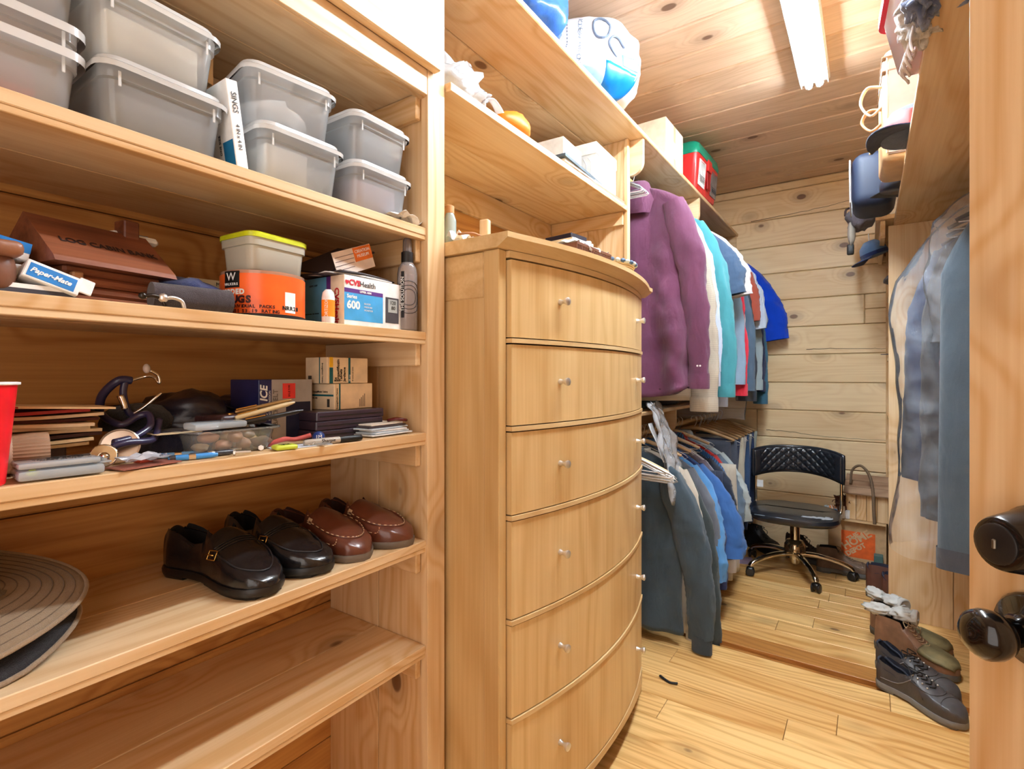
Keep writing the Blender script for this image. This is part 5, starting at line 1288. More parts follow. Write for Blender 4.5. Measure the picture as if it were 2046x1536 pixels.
UP = [('dress_shirt', 'beige ribbed shirt with cream cuff hanging behind the plum shirt', 2.47, fab(205, 192, 172, stripe=srgb(160, 150, 135), saxis='Z', scale=70), dict(length=1.02, sleeve=.86, spread=(0, .10), collar=True, slrad=(.085, .058))),
      ('dress_shirt', 'pale blue pinstriped shirt hanging before the teal shirt', 2.56, fab(170, 185, 215, stripe=srgb(215, 222, 238), scale=90), dict(length=.98, sleeve=.74, spread=(0, .12))),
      ('dress_shirt', 'brown checked shirt hanging between pale blue and teal shirts', 2.63, fab(140, 95, 80, stripe=srgb(190, 160, 140), scale=50), dict(length=1.0, sleeve=.82, spread=(0, .08))),
      ('dress_shirt', 'bright teal long-sleeved shirt hanging mid rod', 2.74, fab(70, 148, 158), dict(length=.92, sleeve=.80, spread=(0, .125), slrad=(.076, .046), seed=5.1, sh=.25, fold=.020)),
      ('dress_shirt', 'light lilac shirt with button cuff hanging behind the teal shirt', 2.84, fab(190, 200, 222), dict(length=1.0, sleeve=.85, spread=(0, .09))),
      ('polo_shirt', 'slate navy short-sleeved shirt hanging mid rod', 2.93, fab(62, 84, 112), dict(length=.85, sleeve=.32, spread=(0, .13), cuff=False, slrad=(.075, .07))),
      ('polo_shirt', 'white printed short-sleeved shirt with pink hem at mid rod', 3.01, fab(238, 232, 232), dict(length=.85, sleeve=.33, spread=(0, .145), cuff=False, slrad=(.080, .074))),
      ('dress_shirt', 'pale grey blue shirt with drooping cuff beside the red shirt', 3.08, fab(150, 175, 198), dict(length=.95, sleeve=.74, spread=(0, .12))),
      ('dress_shirt', 'bright red long-sleeved shirt mid rod', 3.16, fab(225, 50, 70), dict(length=.95, sleeve=.80, spread=(0, .125))),
      ('dress_shirt', 'white and pink striped shirt hanging behind the red shirt', 3.23, fab(235, 205, 210, stripe=srgb(250, 245, 245), scale=80), dict(length=.95, sleeve=.78, spread=(0, .11))),
      ('jacket', 'dusty blue jacket hanging before the dark leather jacket', 3.31, fab(84, 106, 128), dict(length=.98, sleeve=.78, spread=(0, .125), slrad=(.078, .052))),
      ('jacket', 'dark grey leather jacket under clear film on the upper rod', 3.41, plain('grey_leather', srgb(68, 78, 90), .38, bump=.3, scale=14), dict(length=1.0, sleeve=.84, spread=(0, .115), slrad=(.080, .055))),
      ('polo_shirt', 'rust red short-sleeved shirt hanging past the leather jacket', 3.52, fab(170, 80, 62), dict(length=.80, sleeve=.42, spread=(0, .11), cuff=False, slrad=(.07, .062), collar=False)),
      ('dress_shirt', 'white and blue striped short-sleeved shirt near the back wall', 3.61, fab(178, 198, 226, stripe=srgb(235, 240, 248), scale=40), dict(length=.85, sleeve=.46, spread=(0, .13), cuff=False, slrad=(.075, .07))),
      ('dress_shirt', 'pale sage long-sleeved shirt near the back wall', 3.70, fab(172, 190, 196), dict(length=.95, sleeve=.78, spread=(0, .12))),
      ('jacket', 'dark navy jacket hanging behind the sage shirt', 3.78, fab(44, 52, 84), dict(length=1.0, sleeve=.80, spread=(0, .12))),
      ('dress_shirt', 'deep teal blue long-sleeved shirt near the back wall', 3.86, fab(62, 108, 132), dict(length=1.0, sleeve=.88, spread=(0, .13))),
      ('polo_shirt', 'vivid royal blue short-sleeved shirt last on the upper rod', 3.955, fab(0, 70, 215), dict(length=.85, sleeve=.50, spread=(0, .19), cuff=False, slrad=(.09, .085), seed=1.5, thick=.03))]
for i, (n_, lb, y, m, kw) in enumerate(UP):
    up(i + 2, n_, lb, y, m, zt=2.105 - .004 * (i % 3), rz=radians([2, -2, 3, 0, -3][i % 5]), **kw)
FILM = clear('garment_film', (1, 1, 1), .15, .10, (.80, .85, .92), bump=1.0, scale=24, gloss=.06)
def film(label, x, y, zt, w, L_, seed, th=.06, rz=0, hl=True):
    t = thing('garment_bag', label, 'garment bag', (x, y, zt), (0, 0, rz)); rg = []
    for i in range(70):
        q = i / 69; ring = []
        hw = (.05 + (w - .05) * min(1, q * 5) ** .7) * (1 + .05 * sin(q * 9 + seed)); tt = th * min(1, .3 + q * 5)
        for j in range(64):
            a = 2 * pi * j / 64
            xx = hw * (abs(cos(a)) ** .8) * (1 if cos(a) > 0 else -1); yy = tt * sin(a)
            k = 1 + .22 * nz(cos(a) * 3 + seed, sin(a) * 3, q * 9) + .25 * crs(cos(a) * 4 + q * 6 + seed, sin(a) * 3, q * 12)
            ring.append((xx * (1 + .06 * nz(q * 8, a, seed)), yy * k, -q * L_ * (1 + .02 * nz(cos(a) * 2, seed, 3))))
        rg.append(ring)
    part('film', MB().loft(rg, True, (False, False)), FILM, t, True); return t
film('clear dry-cleaning film over the dark leather jacket', -.93, 3.41, 2.03, .33, 1.10, 2.0, .075)
t = thing('plastic_bag', 'crumpled clear plastic bag drooping from the lower shelf', 'plastic bag', (-.84, 2.36, 1.035))
part('film', MB().sheet(lambda u, v: (.015 + .13 * u + .03 * nz(u * 5, v * 6, 2), (v - .5) * .22 * (.5 + .7 * u) + .03 * nz(u * 6, v * 4, 7), .03 * (1 - u) + .01 - .40 * u ** 1.4 + .02 * nz(u * 7, v * 7, 1)), 26, 16, .0006), clear('crumpled_film', (1, 1, 1), .30, .10, (.86, .89, .93), bump=1.0, scale=40, gloss=.08), t, True)
part('tab', MB().sheet(lambda u, v: (.03 + .10 * u, -.10 + .05 * v + .04 * u + .01 * nz(u * 5, v * 5, 9), -.05 - .28 * u), 12, 5, .001), clear('frosted_film', (1, 1, 1), .65, .2, (.92, .93, .95), bump=.15, scale=30), t, True)
# folded things lying on the lower shelf
solo('folded_shirt', lump((0, 0, .026), (.12, .16, .032), 4, .12, 2, 20, 10), fab(30, 60, 72), 'dark teal folded shirt lying on the lower shelf', 'folded shirt', (-1.02, 2.62, 1.031), smooth=True)
solo('folded_shirt', lump((0, 0, .022), (.12, .16, .026), 8, .12, 2, 20, 10), fab(44, 48, 58), 'charcoal folded shirt lying on the lower shelf further back', 'folded shirt', (-1.02, 3.0, 1.031), smooth=True)

# ================================================================== LOWER ROW
ZL = .930
for i in range(10):
    kd = ['wire', 'wire', 'plastic', 'wire', 'wood', 'wire', 'plastic', 'wire', 'wire', 'plastic'][i]
    c_ = {'wire': STEEL, 'plastic': WHT, 'wood': PX}[kd]
    if i == 3: c_ = BRASS
    nm = {'wire': 'thin steel', 'plastic': 'white plastic', 'wood': 'pale wooden'}[kd]
    hanger(-.93 + .012 * (i % 3), 2.175 + .0125 * i, ZL, 'empty %s hanger, %s of those before the slate sweatshirt' % (nm if i != 3 else 'brass coloured', ['nearest', 'second', 'third', 'fourth', 'fifth', 'sixth', 'seventh', 'eighth', 'ninth', 'farthest'][i]), c_, w=.225 + .012 * (i % 4), kind=kd, rz=radians([-14, -9, -12, -6, -10, -5, -8, -12, -4, -7][i]), group='empty hangers before the slate sweatshirt', hook=.05 + .006 * i)
def low(i, name, label, y, m, cat='shirt', hz=True, **k):
    k.setdefault('seed', i * 2.3); zt = k.pop('zt', .885); x = k.pop('x', -.93)
    k.setdefault('thick', .013); k.setdefault('fold', .006)
    g = garment(name, label, cat, x, y, zt, m, **k)
    if hz: hanger(x, y - .003, ZL, ('dark' if i % 2 else 'plain') + ' hanger carrying the ' + label.split(' hanging')[0], STEEL if i % 3 else PX, w=.20, kind='wire' if i % 3 else 'wood')
    return g
low(1, 'sweatshirt', 'slate grey crew sweatshirt hanging nearest on the lower rod', 2.345, fab(66, 82, 94), 'sweatshirt', sh=.245, bw=.26, length=.83, sleeve=.665, spread=(0, .105), slrad=(.078, .052), collar=False, sweat=True, thick=.034, seed=1.1, rz=radians(-4), fold=.012, cuffm=fab(54, 66, 76))
LOW = [('undershirt', 'long cream shirt hanging behind the slate sweatshirt', 2.43, fab(225, 215, 198), dict(length=.86, sleeve=.70, spread=(0, .06), collar=False, bw=.28)),
       ('sweatshirt', 'dark olive grey sweatshirt second on the lower rod', 2.49, fab(62, 72, 74), dict(length=.82, sleeve=.73, spread=(0, .12), collar=False, sweat=True)),
       ('t_shirt', 'grey short shirt before the bright blue shirts', 2.55, fab(112, 118, 130), dict(length=.70, sleeve=.50, spread=(0, .10), cuff=False, collar=False)),
       ('polo_shirt', 'sky blue polo shirt on the lower rod', 2.60, fab(96, 160, 222), dict(length=.72, sleeve=.50, spread=(0, .085), cuff=False, slrad=(.08, .07))),
       ('polo_shirt', 'white trimmed navy polo shirt on the lower rod', 2.65, fab(52, 66, 120), dict(length=.74, sleeve=.56, spread=(0, .085), cuff=False, slrad=(.07, .06))),
       ('polo_shirt', 'medium blue polo shirt on the lower rod', 2.70, fab(62, 110, 178), dict(length=.70, sleeve=.40, spread=(0, .145), cuff=False, slrad=(.085, .075))),
       ('polo_shirt', 'mauve grey polo shirt on the lower rod', 2.76, fab(128, 122, 138), dict(length=.72, sleeve=.44, spread=(0, .12), cuff=False)),
       ('dress_shirt', 'white pinstriped shirt on the lower rod', 2.81, fab(216, 216, 220), dict(length=.80, sleeve=.46, spread=(0, .11))),
       ('t_shirt', 'near black navy shirt on the lower rod', 2.86, fab(36, 44, 62), dict(length=.80, sleeve=.30, spread=(0, .08), cuff=False, slrad=(.075, .07))),
       ('polo_shirt', 'blue and navy striped polo shirt on the lower rod', 2.955, fab(60, 116, 176, stripe=srgb(40, 60, 100), scale=30), dict(length=.70, sleeve=.33, spread=(0, .085), cuff=False)),
       ('t_shirt', 'red shirt showing between blue shirts on the lower rod', 3.01, fab(205, 52, 48), dict(length=.72, sleeve=.44, spread=(0, .075), cuff=False)),
       ('polo_shirt', 'steel blue polo shirt on the lower rod', 3.06, fab(100, 120, 140), dict(length=.72, sleeve=.34, spread=(0, .08), cuff=False, slrad=(.075, .07))),
       ('dress_shirt', 'pale grey green shirt hanging last of the lower shirts', 3.13, fab(186, 198, 200), dict(length=.78, sleeve=.34, spread=(0, .09), cuff=False, slrad=(.085, .08)))]
for i, (n_, lb, y, m, kw) in enumerate(LOW):
    low(i + 2, n_, lb, y, m, zt=.878 - .003 * (i % 3), rz=radians([2, -2, 3, 0][i % 4]), cat='sweatshirt' if n_ == 'sweatshirt' else 'shirt', **kw)
trousers('long navy sweatpants reaching the floor behind the olive sweatshirt', -.68, 2.74, .72, fab(48, 54, 72), w=.13, length=.70, seed=3, th=.03, name='sweatpants', cat='trousers')
trousers('long beige trousers reaching low beside the pale shirts', -.665, 2.99, .72, fab(196, 186, 170), w=.15, length=.62, seed=5, th=.03)
TR = [('slate grey trousers on a wooden hanger past the shirts', 3.26, (72, 78, 92)), ('dark navy trousers on the lower rod', 3.36, (40, 50, 76)), ('light khaki trousers on the lower rod', 3.46, (196, 190, 172)), ('pale stone trousers on the lower rod', 3.55, (206, 204, 196)),
      ('blue denim trousers on the lower rod', 3.64, (54, 82, 122)), ('grey khaki trousers on the lower rod', 3.73, (165, 165, 158)), ('indigo trousers on the lower rod', 3.82, (42, 62, 102)), ('greenish stone trousers last before the back wall', 3.92, (172, 176, 164))]
for i, (lb, y, c_) in enumerate(TR):
    trousers(lb, -.80, y, .815, fab(*c_), w=.30, length=.66 - .05 * (i % 3), seed=i * 3.1, th=.022)
    hanger(-.88, y, ZL, 'wooden hanger carrying the ' + lb.split(' on ')[0].split(' last')[0], wood('hanger_wood', (.62, .40, .2), (.4, .22, .08), 'X', knots=0) if i == 0 else bpy.data.materials['hanger_wood'], w=.235, kind='wood', rz=radians(-3))
    bpy.data.objects
for i in range(3):
    hanger(-.86, 3.30 + .2 * i, ZL, 'thin steel hanger %s' % ['between the slate and navy trousers', 'between the stone and denim trousers', 'between the grey khaki and indigo trousers'][i], STEEL, w=.25, rz=radians(-6))
# ================================================================== OFFICE CHAIR
BV = plain('black_vinyl', srgb(30, 34, 42), .32, vary=.15, bump=.1, scale=30, coat=.15)
ch = thing('office_chair', 'black quilted swivel chair on a five-star chrome base', 'chair', (-.37, 3.60, 0))
SX, SY = -.005, -.06
seat = part('seat', MB().at((SX, SY + .02, .335)).loft([[(x, y, z) for x, y in rrect(w, d, .15, 8)] for z, w, d in ((0, .40, .38), (.008, .46, .43), (.030, .49, .46), (.050, .48, .45), (.060, .43, .40), (.063, .30, .28))]), BV, ch, 50)
part('worn_patch', MB().at((SX, SY + .02, .335)).sheet(lambda u, v: (.06 + .15 * u + .01 * nz(u * 8, v * 8, 1), -.195 + .035 * v * (1 + .8 * nz(u * 9, 3, 2)) - .0 + .05 * u * u, .0635 - .006 * (1 - v)), 16, 5, .002), col(175, 180, 185, .6), ch, True)
part('worn_edge', MB().at((SX, SY + .02, .335)).tube([(-.18, -.2150, .046), (-.05, -.224, .047), (.06, -.222, .046)], .003, 6, 3), col(120, 135, 150, .6), ch, True)
BR_ = .34; HB = .090
def bk(a, v, out):
    """a across -1..1, v up -1..1"""
    th = a * .82; top = 1 - .30 * abs(a) ** 2.6; bot = -1 + .42 * (1 - abs(a) ** 2) - .10
    z = .655 + HB * ((v + 1) / 2 * (top - bot) + bot)
    r = BR_ + out
    return (r * sin(th), -.16 + .0 + r * cos(th), z)
def bfront(u, v):
    a, b = 2 * u - 1, 2 * v - 1
    edge = (1 - abs(a) ** 8) * (1 - abs(b) ** 6)
    A, B = a * 5.0, b * 1.6
    q1 = abs(((A + B) / 1.0) % 1.0 - .5) * 2; q2 = abs(((A - B) / 1.0) % 1.0 - .5) * 2
    quilt = min(1 - q1 ** 3, 1 - q2 ** 3) if abs(a) < .84 else 1 - (q1 ** 9 if 0 else 0)
    return bk(a, b, -.006 - .022 * edge ** .4 * (.55 + .45 * (max(quilt, 0) ** .5)))
def bback(u, v): return bk(2 * u - 1, 2 * v - 1, .010 * (1 - abs(2 * v - 1) ** 4))
part('backrest', MB().grid(bfront, 110, 48), BV, ch, True)
part('back_shell', MB().grid(bback, 40, 10), BV, ch, True)
rim = [bk(-1 + 2 * k / 20, 1, -.002) for k in range(21)] + [bk(1, 1 - 2 * k / 6, -.002) for k in range(1, 6)] + [bk(1 - 2 * k / 20, -1, -.002) for k in range(21)] + [bk(-1, -1 + 2 * k / 6, -.002) for k in range(1, 6)]
part('rim', MB().tube(rim, .011, 8, 1, closed=True), BV, ch, True)
for s in (-1, 1): part('upright', MB().tube([(s * .20, .02, .345), (s * .232, .10, .37), (s * .236, .105, .46), (s * .236, .104, .60)], .0085, 10, 5), CHROME, ch, True)
part('tag', MB().box((-.21, .105, .50), (.035, .002, .045), 0), WHT, ch)
part('column', MB().lathe([(.012, .345), (.012, .290), (.027, .288), (.027, .200), (.022, .195), (.022, .18)], 24), CHROME, ch, 40)
part('bell', MB().lathe([(.024, .205), (.045, .195), (.058, .17), (.060, .135), (.052, .130)], 28), col(190, 175, 150, .1, .9), ch, 40)
part('hub', MB().lathe([(.034, .135), (.032, .10), (.026, .062), (.020, .055), (0, .055)], 24), CHROME, ch, 40)
for k in range(5):
    a = radians(-64 + 72 * k)
    part('leg', MB().tube([(.015 * cos(a), .015 * sin(a), .115), (.12 * cos(a), .12 * sin(a), .118), (.22 * cos(a), .22 * sin(a), .100), (.285 * cos(a), .285 * sin(a), .075), (.300 * cos(a), .300 * sin(a), .055)], lambda q: .020 - .005 * q, 10, 5, flat=.8), CHROME, ch, True)
    cx, cy = .300 * cos(a), .300 * sin(a); cb = a + .9
    c = part('caster', MB().at((cx, cy, .027), (0, 0, cb)).box((0, 0, .008), (.040, .044, .036), .012, 3), BLACKM, ch, 40)
    for s in (-1, 1): part('wheel', MB().at((cx + s * .016 * cos(cb), cy + s * .016 * sin(cb), .0245), (0, pi / 2, cb)).lathe([(0, -.007), (.021, -.007), (.0245, -.004), (.0245, .004), (.021, .007), (0, .007)], 22), col(26, 26, 28, .4), c, 40)

# ================================================================== FLOOR THINGS AT THE BACK
BX_ = (.30, .20, .305)
t = carton('moving_box', 'brown cardboard moving box with orange square logo by the back wall', 'box', (-.055, 3.955, 0), radians(-3), BX_, col(200, 165, 122, .8))
ORG = col(235, 105, 40, .6); patch(t, 'Y', BX_, .070, .245, .075, .235, ORG)
lg = (Vector((0, 0, 0)))
for st, a, b, sz in (('THE', .105, .180, .038), ('HOME', .080, .130, .062), ('DEPOT', .098, .088, .038)):
    ptext(t, 'Y', BX_, a, b, st, sz, col(215, 180, 138, .8), radians(38), bold=.0018)
part('flap', MB().box((.0, -.115, .303), (.29, .05, .003)), col(208, 174, 130, .8), t)
# twig handled basket
t = thing('wooden_basket', 'rustic wooden lidded basket with bent branch handle on the box', 'basket', (-.005, 3.95, .3065), radians(-4))
OLD = wood('old_wood', (.42, .27, .17), (.24, .13, .07), 'X', knots=0, rough=.7)
for k in range(3):
    part('lid_board', MB().at((0, -.082 + .066 * k, .178 + .030 * k), (radians(24), 0, 0)).box((0, 0, 0), (.235, .070, .012), .002), OLD, t)
for k in range(4): part('side_board', MB().bx(-.105 + .054 * k, -.105 + .054 * k + .052, -.085, -.075, 0, .160, .002), PZ, t)
part('end_board', MB().bx(-.107, -.100, -.075, .085, 0, .16), PZ, t); part('end_board', MB().bx(.105, .112, -.075, .085, 0, .16), PZ, t); part('back_board', MB().bx(-.10, .105, .075, .085, 0, .22), PZ, t); part('floor_board', MB().bx(-.099, .104, -.074, .074, 0, .01), PZ, t)
part('branch_handle', MB().tube([(.045, -.125, -.004), (.040, -.122, .09), (.035, -.115, .20), (.015, -.10, .29), (-.030, -.07, .335), (-.075, -.05, .30), (-.085, -.04, .21)], lambda q: .009 - .002 * q, 8, 5), col(120, 98, 76, .8, bump=.5), t, True)
# odds and ends on the box left of the basket
t = thing('ribbon_bundle', 'orange and white striped rolled bundle behind the chair seat', 'bundle', (-.175, 3.93, .338), (0, 0, .4))
part('roll', MB().at((0, 0, 0), (0, pi / 2, 0)).lathe([(.020, -.045), (.030, -.03), (.031, .03), (.022, .045)], 20), plain('peach_roll', srgb(225, 150, 95), .6, vary=.4, scale=60), t, 50)
for k in range(5): part('stripe', MB().at((-.028 + .014 * k, 0, 0), (0, pi / 2, 0)).lathe([(.0318, -.0025), (.0318, .0025)], 20, (False, False)), WHT, t, 50)
part('tuft', lump((-.05, 0, .01), .018, 3, .5, 4), col(190, 200, 205, .7), t)
t = thing('paper_roll', 'white rolled papers beside the wooden basket', 'paper roll', (-.135, 3.865, .3075))
part('roll', MB().lathe([(.014, 0), (.016, .03), (.014, .075), (.010, .075)], 16), WHT, t, 50); part('roll', MB().at((.028, .01, 0)).lathe([(.012, 0), (.013, .05), (.011, .052)], 16), WHT, t, 50)
solo('tin', MB().lathe([(.013, 0), (.013, .045), (.010, .05), (0, .05)], 18), col(70, 130, 175, .4), 'small blue tin between the striped bundle and the white rolls', 'tin', (-.175, 3.868, .3075), smooth=50)
t = thing('dried_wreath', 'dark brown dried twig bundle under the chair back', 'twigs', (-.12, 3.90, .395))
part('stem_mass', lump((0, 0, 0), (.05, .03, .045), 9, 1.1, 4, 22, 14), col(92, 52, 36, .9, vary=.4), t)
for k in range(9): part('twig', MB().tube([(0, 0, 0), (.06 * cos(k * .7), -.01, .05 * sin(k * .7)), (.07 * cos(k * .7 + .2), -.02, .06 * sin(k * .7 + .3))], .0022, 5, 3), col(92, 52, 36, .9), t)
solo('cartridge_box', MB().box((0, 0, .065), (.045, .05, .130), .002), col(78, 110, 105, .5), 'small grey green box standing at the right of the moving box', 'box', (.050, 3.80, 0))
solo('label_sticker', MB().box((0, 0, 0), (.026, .0008, .045)), WHT, 'white sticker on the small grey green box', 'sticker', (.052, 3.7744, .060))
# boots
def laces(s, t, t0, t1, n, m, r=.0022, u=.40):
    for k in range(n):
        q = t0 + (t1 - t0) * k / (n - 1); q2 = q + (t1 - t0) / n * .8
        s.seam([(q, u), (q2, .5), (q, 1 - u)], r, m, t, 'lace', 3, .003)
    b = s.S(t0, .5, .006)
    for sg in (-1, 1): part('lace', MB().tube([b, (b[0] - .012, b[1] + sg * .018, b[2] + .010), (b[0] + .008, b[1] + sg * .034, b[2] - .004), (b[0] + .004, b[1] + sg * .012, b[2] + .001)], r * .9, 6, 4), m, t, True)
    part('lace', MB().tube([b, (b[0] + .02, b[1] + .04, b[2] - .02), (b[0] + .01, b[1] + .05, b[2] - .05)], r * .9, 6, 4), m, t, True)
BOOT = [(0, .120), (.05, .125), (.20, .128), (.34, .125), (.40, .110), (.50, .080), (.60, .062), (.75, .052), (.88, .046), (.96, .032), (1, .014)]
def boot(name, label, loc, ang, leather, sole, lace, side=1, L=.30, W=.108, prof=BOOT, open_=(.03, .34), base=.030, group=None, lining=None, n=6, toe=None):
    t = thing(name, label, 'boot' if name == 'boot' else 'shoe', loc, (0, 0, ang), group)
    s = Shoe(L=L, W=W, prof=prof, open_=open_, base=base, side=side, pinch=.80); s.build(t, leather, lining or BLKI, sole)
    if lace: laces(s, t, open_[1] + .06, .62, n, lace)
    s.seam([(.86, .10), (.80, .25), (.78, .5), (.80, .75), (.86, .90)], .0016, leather, t, 'toe_seam'); s.seam([(.62, .06), (.50, .20), (.36, .30)], .0014, leather, t, 'side_seam'); s.seam([(.62, .94), (.50, .80), (.36, .70)], .0014, leather, t, 'side_seam')
    s.seam([(.03, .5), (.028, .30), (.12, .26), (.24, .26), (open_[1] - .01, .30), (open_[1], .5), (open_[1] - .01, .70), (.24, .74), (.12, .74), (.028, .70)], .005, lining or leather, t, 'collar')
    return t, s
HK = plain('hiking_leather', srgb(105, 84, 68), .7, vary=.3, bump=.4, scale=20); GSOLE = col(90, 88, 84, .7); HKL = col(150, 120, 90, .8)
boot('boot', 'muddy brown hiking boot with toe pointing right before the moving box', (-.115, 3.735, 0), radians(3), HK, GSOLE, HKL, 1)
boot('boot', 'darker laced hiking boot behind the chair leg, left of the muddy one', (-.315, 3.865, 0), radians(-14), plain('dark_hiking', srgb(62, 48, 42), .7, vary=.3, bump=.4, scale=20), GSOLE, col(60, 42, 34, .8), -1, L=.285)
BB = plain('black_boot', srgb(24, 24, 30), .6, vary=.3, bump=.4, scale=18)
boot('boot', 'black boot with pull loop against the back wall under the chair', (-.60, 3.93, 0), radians(-35), BB, BLK, BLK, 1, L=.27)
boot('boot', 'black boot behind the chair column', (-.435, 3.955, 0), radians(-5), BB, BLK, BLK, -1, L=.26) if 0 else None
# ankle boots behind the panel edge
AB = plain('oxblood_leather', srgb(88, 52, 42), .45, vary=.2, bump=.2, scale=18)
AP = [(0, .145), (.05, .15), (.20, .152), (.34, .150), (.42, .135), (.50, .085), (.60, .062), (.75, .052), (.88, .046), (.96, .032), (1, .014)]
boot('boot', 'tall brown ankle boot, farther of two behind the wardrobe panel', (.135, 3.43, 0), radians(-12), AB, col(120, 105, 90, .6), None, 1, L=.29, prof=AP, lining=col(40, 42, 60, .8))
boot('boot', 'brown ankle boot nearer and half hidden by the wardrobe panel', (.200, 3.310, 0), radians(-5), AB, col(120, 105, 90, .6), None, -1, L=.29, prof=AP, lining=col(40, 42, 60, .8))
# camouflage boots with socks
CM = plain('camo_boot', srgb(120, 108, 72), .7, vary=.45, bump=.3, scale=14); CMB = plain('tan_brown_boot', srgb(128, 92, 66), .6, vary=.3, bump=.3, scale=16)
TL = col(165, 135, 100, .8)
SOCK = fab(222, 220, 214)
for k, (x, y, a, lb, sd) in enumerate(((.165, 2.745, -33, 'tan laced work boot with a white sock stuffed in, nearer of the pair', 1), (.150, 2.905, -27, 'tan laced work boot with a white sock, farther against the wardrobe panel', -1))):
    t, s = boot('boot', lb, (x, y, 0), radians(a), CMB, GSOLE, TL, sd, L=.31, W=.112, n=7)
    mb = MB().sheet(lambda u, v, s=s: s.S(.60 + .385 * u, .12 + .76 * v, .003), 16, 16, .003); part('toe_cap', mb, CM, t, True)
    sk = thing('sock', ['white knitted sock lying over the nearer tan boot', 'white knitted sock lying over the farther tan boot'][k], 'sock', (x - .085, y + .065, .148), (0, 0, radians(a + 20 - 40 * k)))
    part('sock_foot', lump((-.045, 0, .020), (.055, .034, .024), 3 + k, .45, 2.6, 26, 18), SOCK, sk, True)
    part('sock_leg', lump((.045, .006, .022), (.050, .036, .026), 7 + k, .45, 2.6, 26, 18), SOCK, sk, True)
    part('sock_cuff', MB().at((.085, .010, .022), (0, pi / 2, 0)).lathe([(.020, -.015), (.030, -.012), (.032, .004), (.027, .010), (.020, .004)], 22, (True, True)), SOCK, sk, True)
# sneakers
SN = plain('sneaker_leather', srgb(66, 62, 62), .5, vary=.25, bump=.25, scale=16, coat=.1)
SP = [(0, .080), (.04, .084), (.16, .076), (.28, .064), (.36, .070), (.42, .082), (.50, .078), (.62, .062), (.76, .050), (.88, .044), (.96, .032), (1, .014)]
for k, (x, y, a, lb, sd) in enumerate(((.158, 2.405, -36, 'worn black walking sneaker, nearest on the floor by the door', 1), (.150, 2.545, -36, 'worn black walking sneaker behind the nearest one', -1))):
    t, s = boot('sneaker', lb, (x, y, 0), radians(a), SN, col(120, 118, 116, .6), BLK, sd, L=.295, W=.106, prof=SP, open_=(.03, .36), base=.026, lining=col(34, 38, 52, .7), n=5)
    s.seam([(.45, .16), (.60, .20), (.70, .30), (.74, .5), (.70, .70), (.60, .80), (.45, .84)], .002, SN, t, 'overlay_seam'); s.seam([(.10, .06), (.3, .10), (.45, .18)], .0018, col(120, 115, 110, .6), t, 'stitching')
    for sg in (.33, .67):
        for q in (.44, .50, .56, .62): c_ = s.S(q, sg, .002); part('eyelet', MB().ball(c_, .0035, 8, 6), STEEL, t, True)
solo('strap', MB().tube([(-.03, .015, .006), (0, 0, .004), (.02, -.006, .004), (.045, .0, .007)], .006, 8, 4, flat=.5), BLK, 'short black strap on the floor by the dresser foot', 'strap', (-.655, 2.03, .0), smooth=True)
q = P(1483, 1122, z=0)
solo('paper', MB().box((0, 0, .0008), (.12, .14, .0012)), col(190, 165, 190, .6), 'lilac paper sheet on the floor beside the chair', 'paper', (q.x, q.y + .03, 0), .3)
q = P(1474, 1105, z=0)
solo('grey_slipper', lump((0, 0, .035), (.05, .09, .04), 3, .3, 2.5, 20, 12), col(120, 125, 132, .5), 'crumpled grey slipper under the hanging trousers', 'slipper', (q.x - .02, q.y + .05, 0), smooth=True)

# ================================================================== RIGHT SHELF THINGS (z 1.965)
ZW = 1.9655
t = thing('lidded_tub', 'frosted plastic tub with red lid on the right shelf', 'tub', (.125, 1.60, ZW), radians(4))
part('tub_body', MB().loft([[(x, y, z) for x, y in rrect(w, d, .03)] for z, w, d in ((0, .11, .15), (.004, .12, .16), (.15, .175, .21), (.155, .182, .22))], True, (True, False)), clear('frost', (.97, .98, 1), .82, .25, (.88, .91, .95), trans=.5), t, 50)
part('lid', MB().loft([[(x, y, z) for x, y in rrect(w, d, .035)] for z, w, d in ((.142, .195, .232), (.168, .195, .232), (.172, .180, .215))]), col(215, 40, 70, .4), t, 50)
t = thing('scarf', 'blue and grey fringed woollen scarf drooping over the right shelf edge', 'scarf', (.125, 1.36, ZW))
WOOL = plain('wool', srgb(100, 110, 140), .95, vary=.6, bump=1.0, scale=30, sheen=.5)
for k, (xx, yy, zz, a_, b_, c_) in enumerate(((.05, 0, .05, .07, .13, .055), (-.02, -.05, .055, .045, .06, .045), (-.03, .03, .04, .042, .07, .045), (-.035, .085, .005, .034, .045, .045), (-.03, -.01, .0, .030, .05, .04))):
    part('fold', lump((xx, yy, zz), (a_, b_, c_), 31 + k, .7, 3.2, 34, 24), [WOOL, col(120, 130, 158, .95, vary=.5, bump=1.0), col(192, 188, 186, .9, vary=.3, bump=1.0), col(205, 200, 196, .9, vary=.3, bump=1.0), WOOL][k], t, True)
for k in range(14): part('fringe', MB().tube([(-.045, .04 + .008 * k, -.02), (-.05 - .001 * k, .05 + .010 * k, -.045), (-.045, .055 + .012 * k, -.07 + .01 * (k % 3))], .0028, 5, 4), col(215, 205, 202, .9), t, True)
for k in range(10): part('fringe', MB().tube([(-.03, .10 + .008 * k, .0), (-.035, .115 + .009 * k, -.012), (-.03 - .002 * k, .13 + .010 * k, -.002 * k)], .0016, 5, 3), col(205, 185, 185, .9), t)
t = thing('briefcase', 'tan leather briefcase standing on end with looped handles', 'briefcase', (.100, 2.44, ZW), radians(2))
TAN = plain('tan_leather', srgb(190, 150, 105), .5, vary=.15, bump=.15, scale=16)
part('case_body', MB().box((0, 0, .205), (.125, .28, .408), .03, 4), TAN, t, 40)
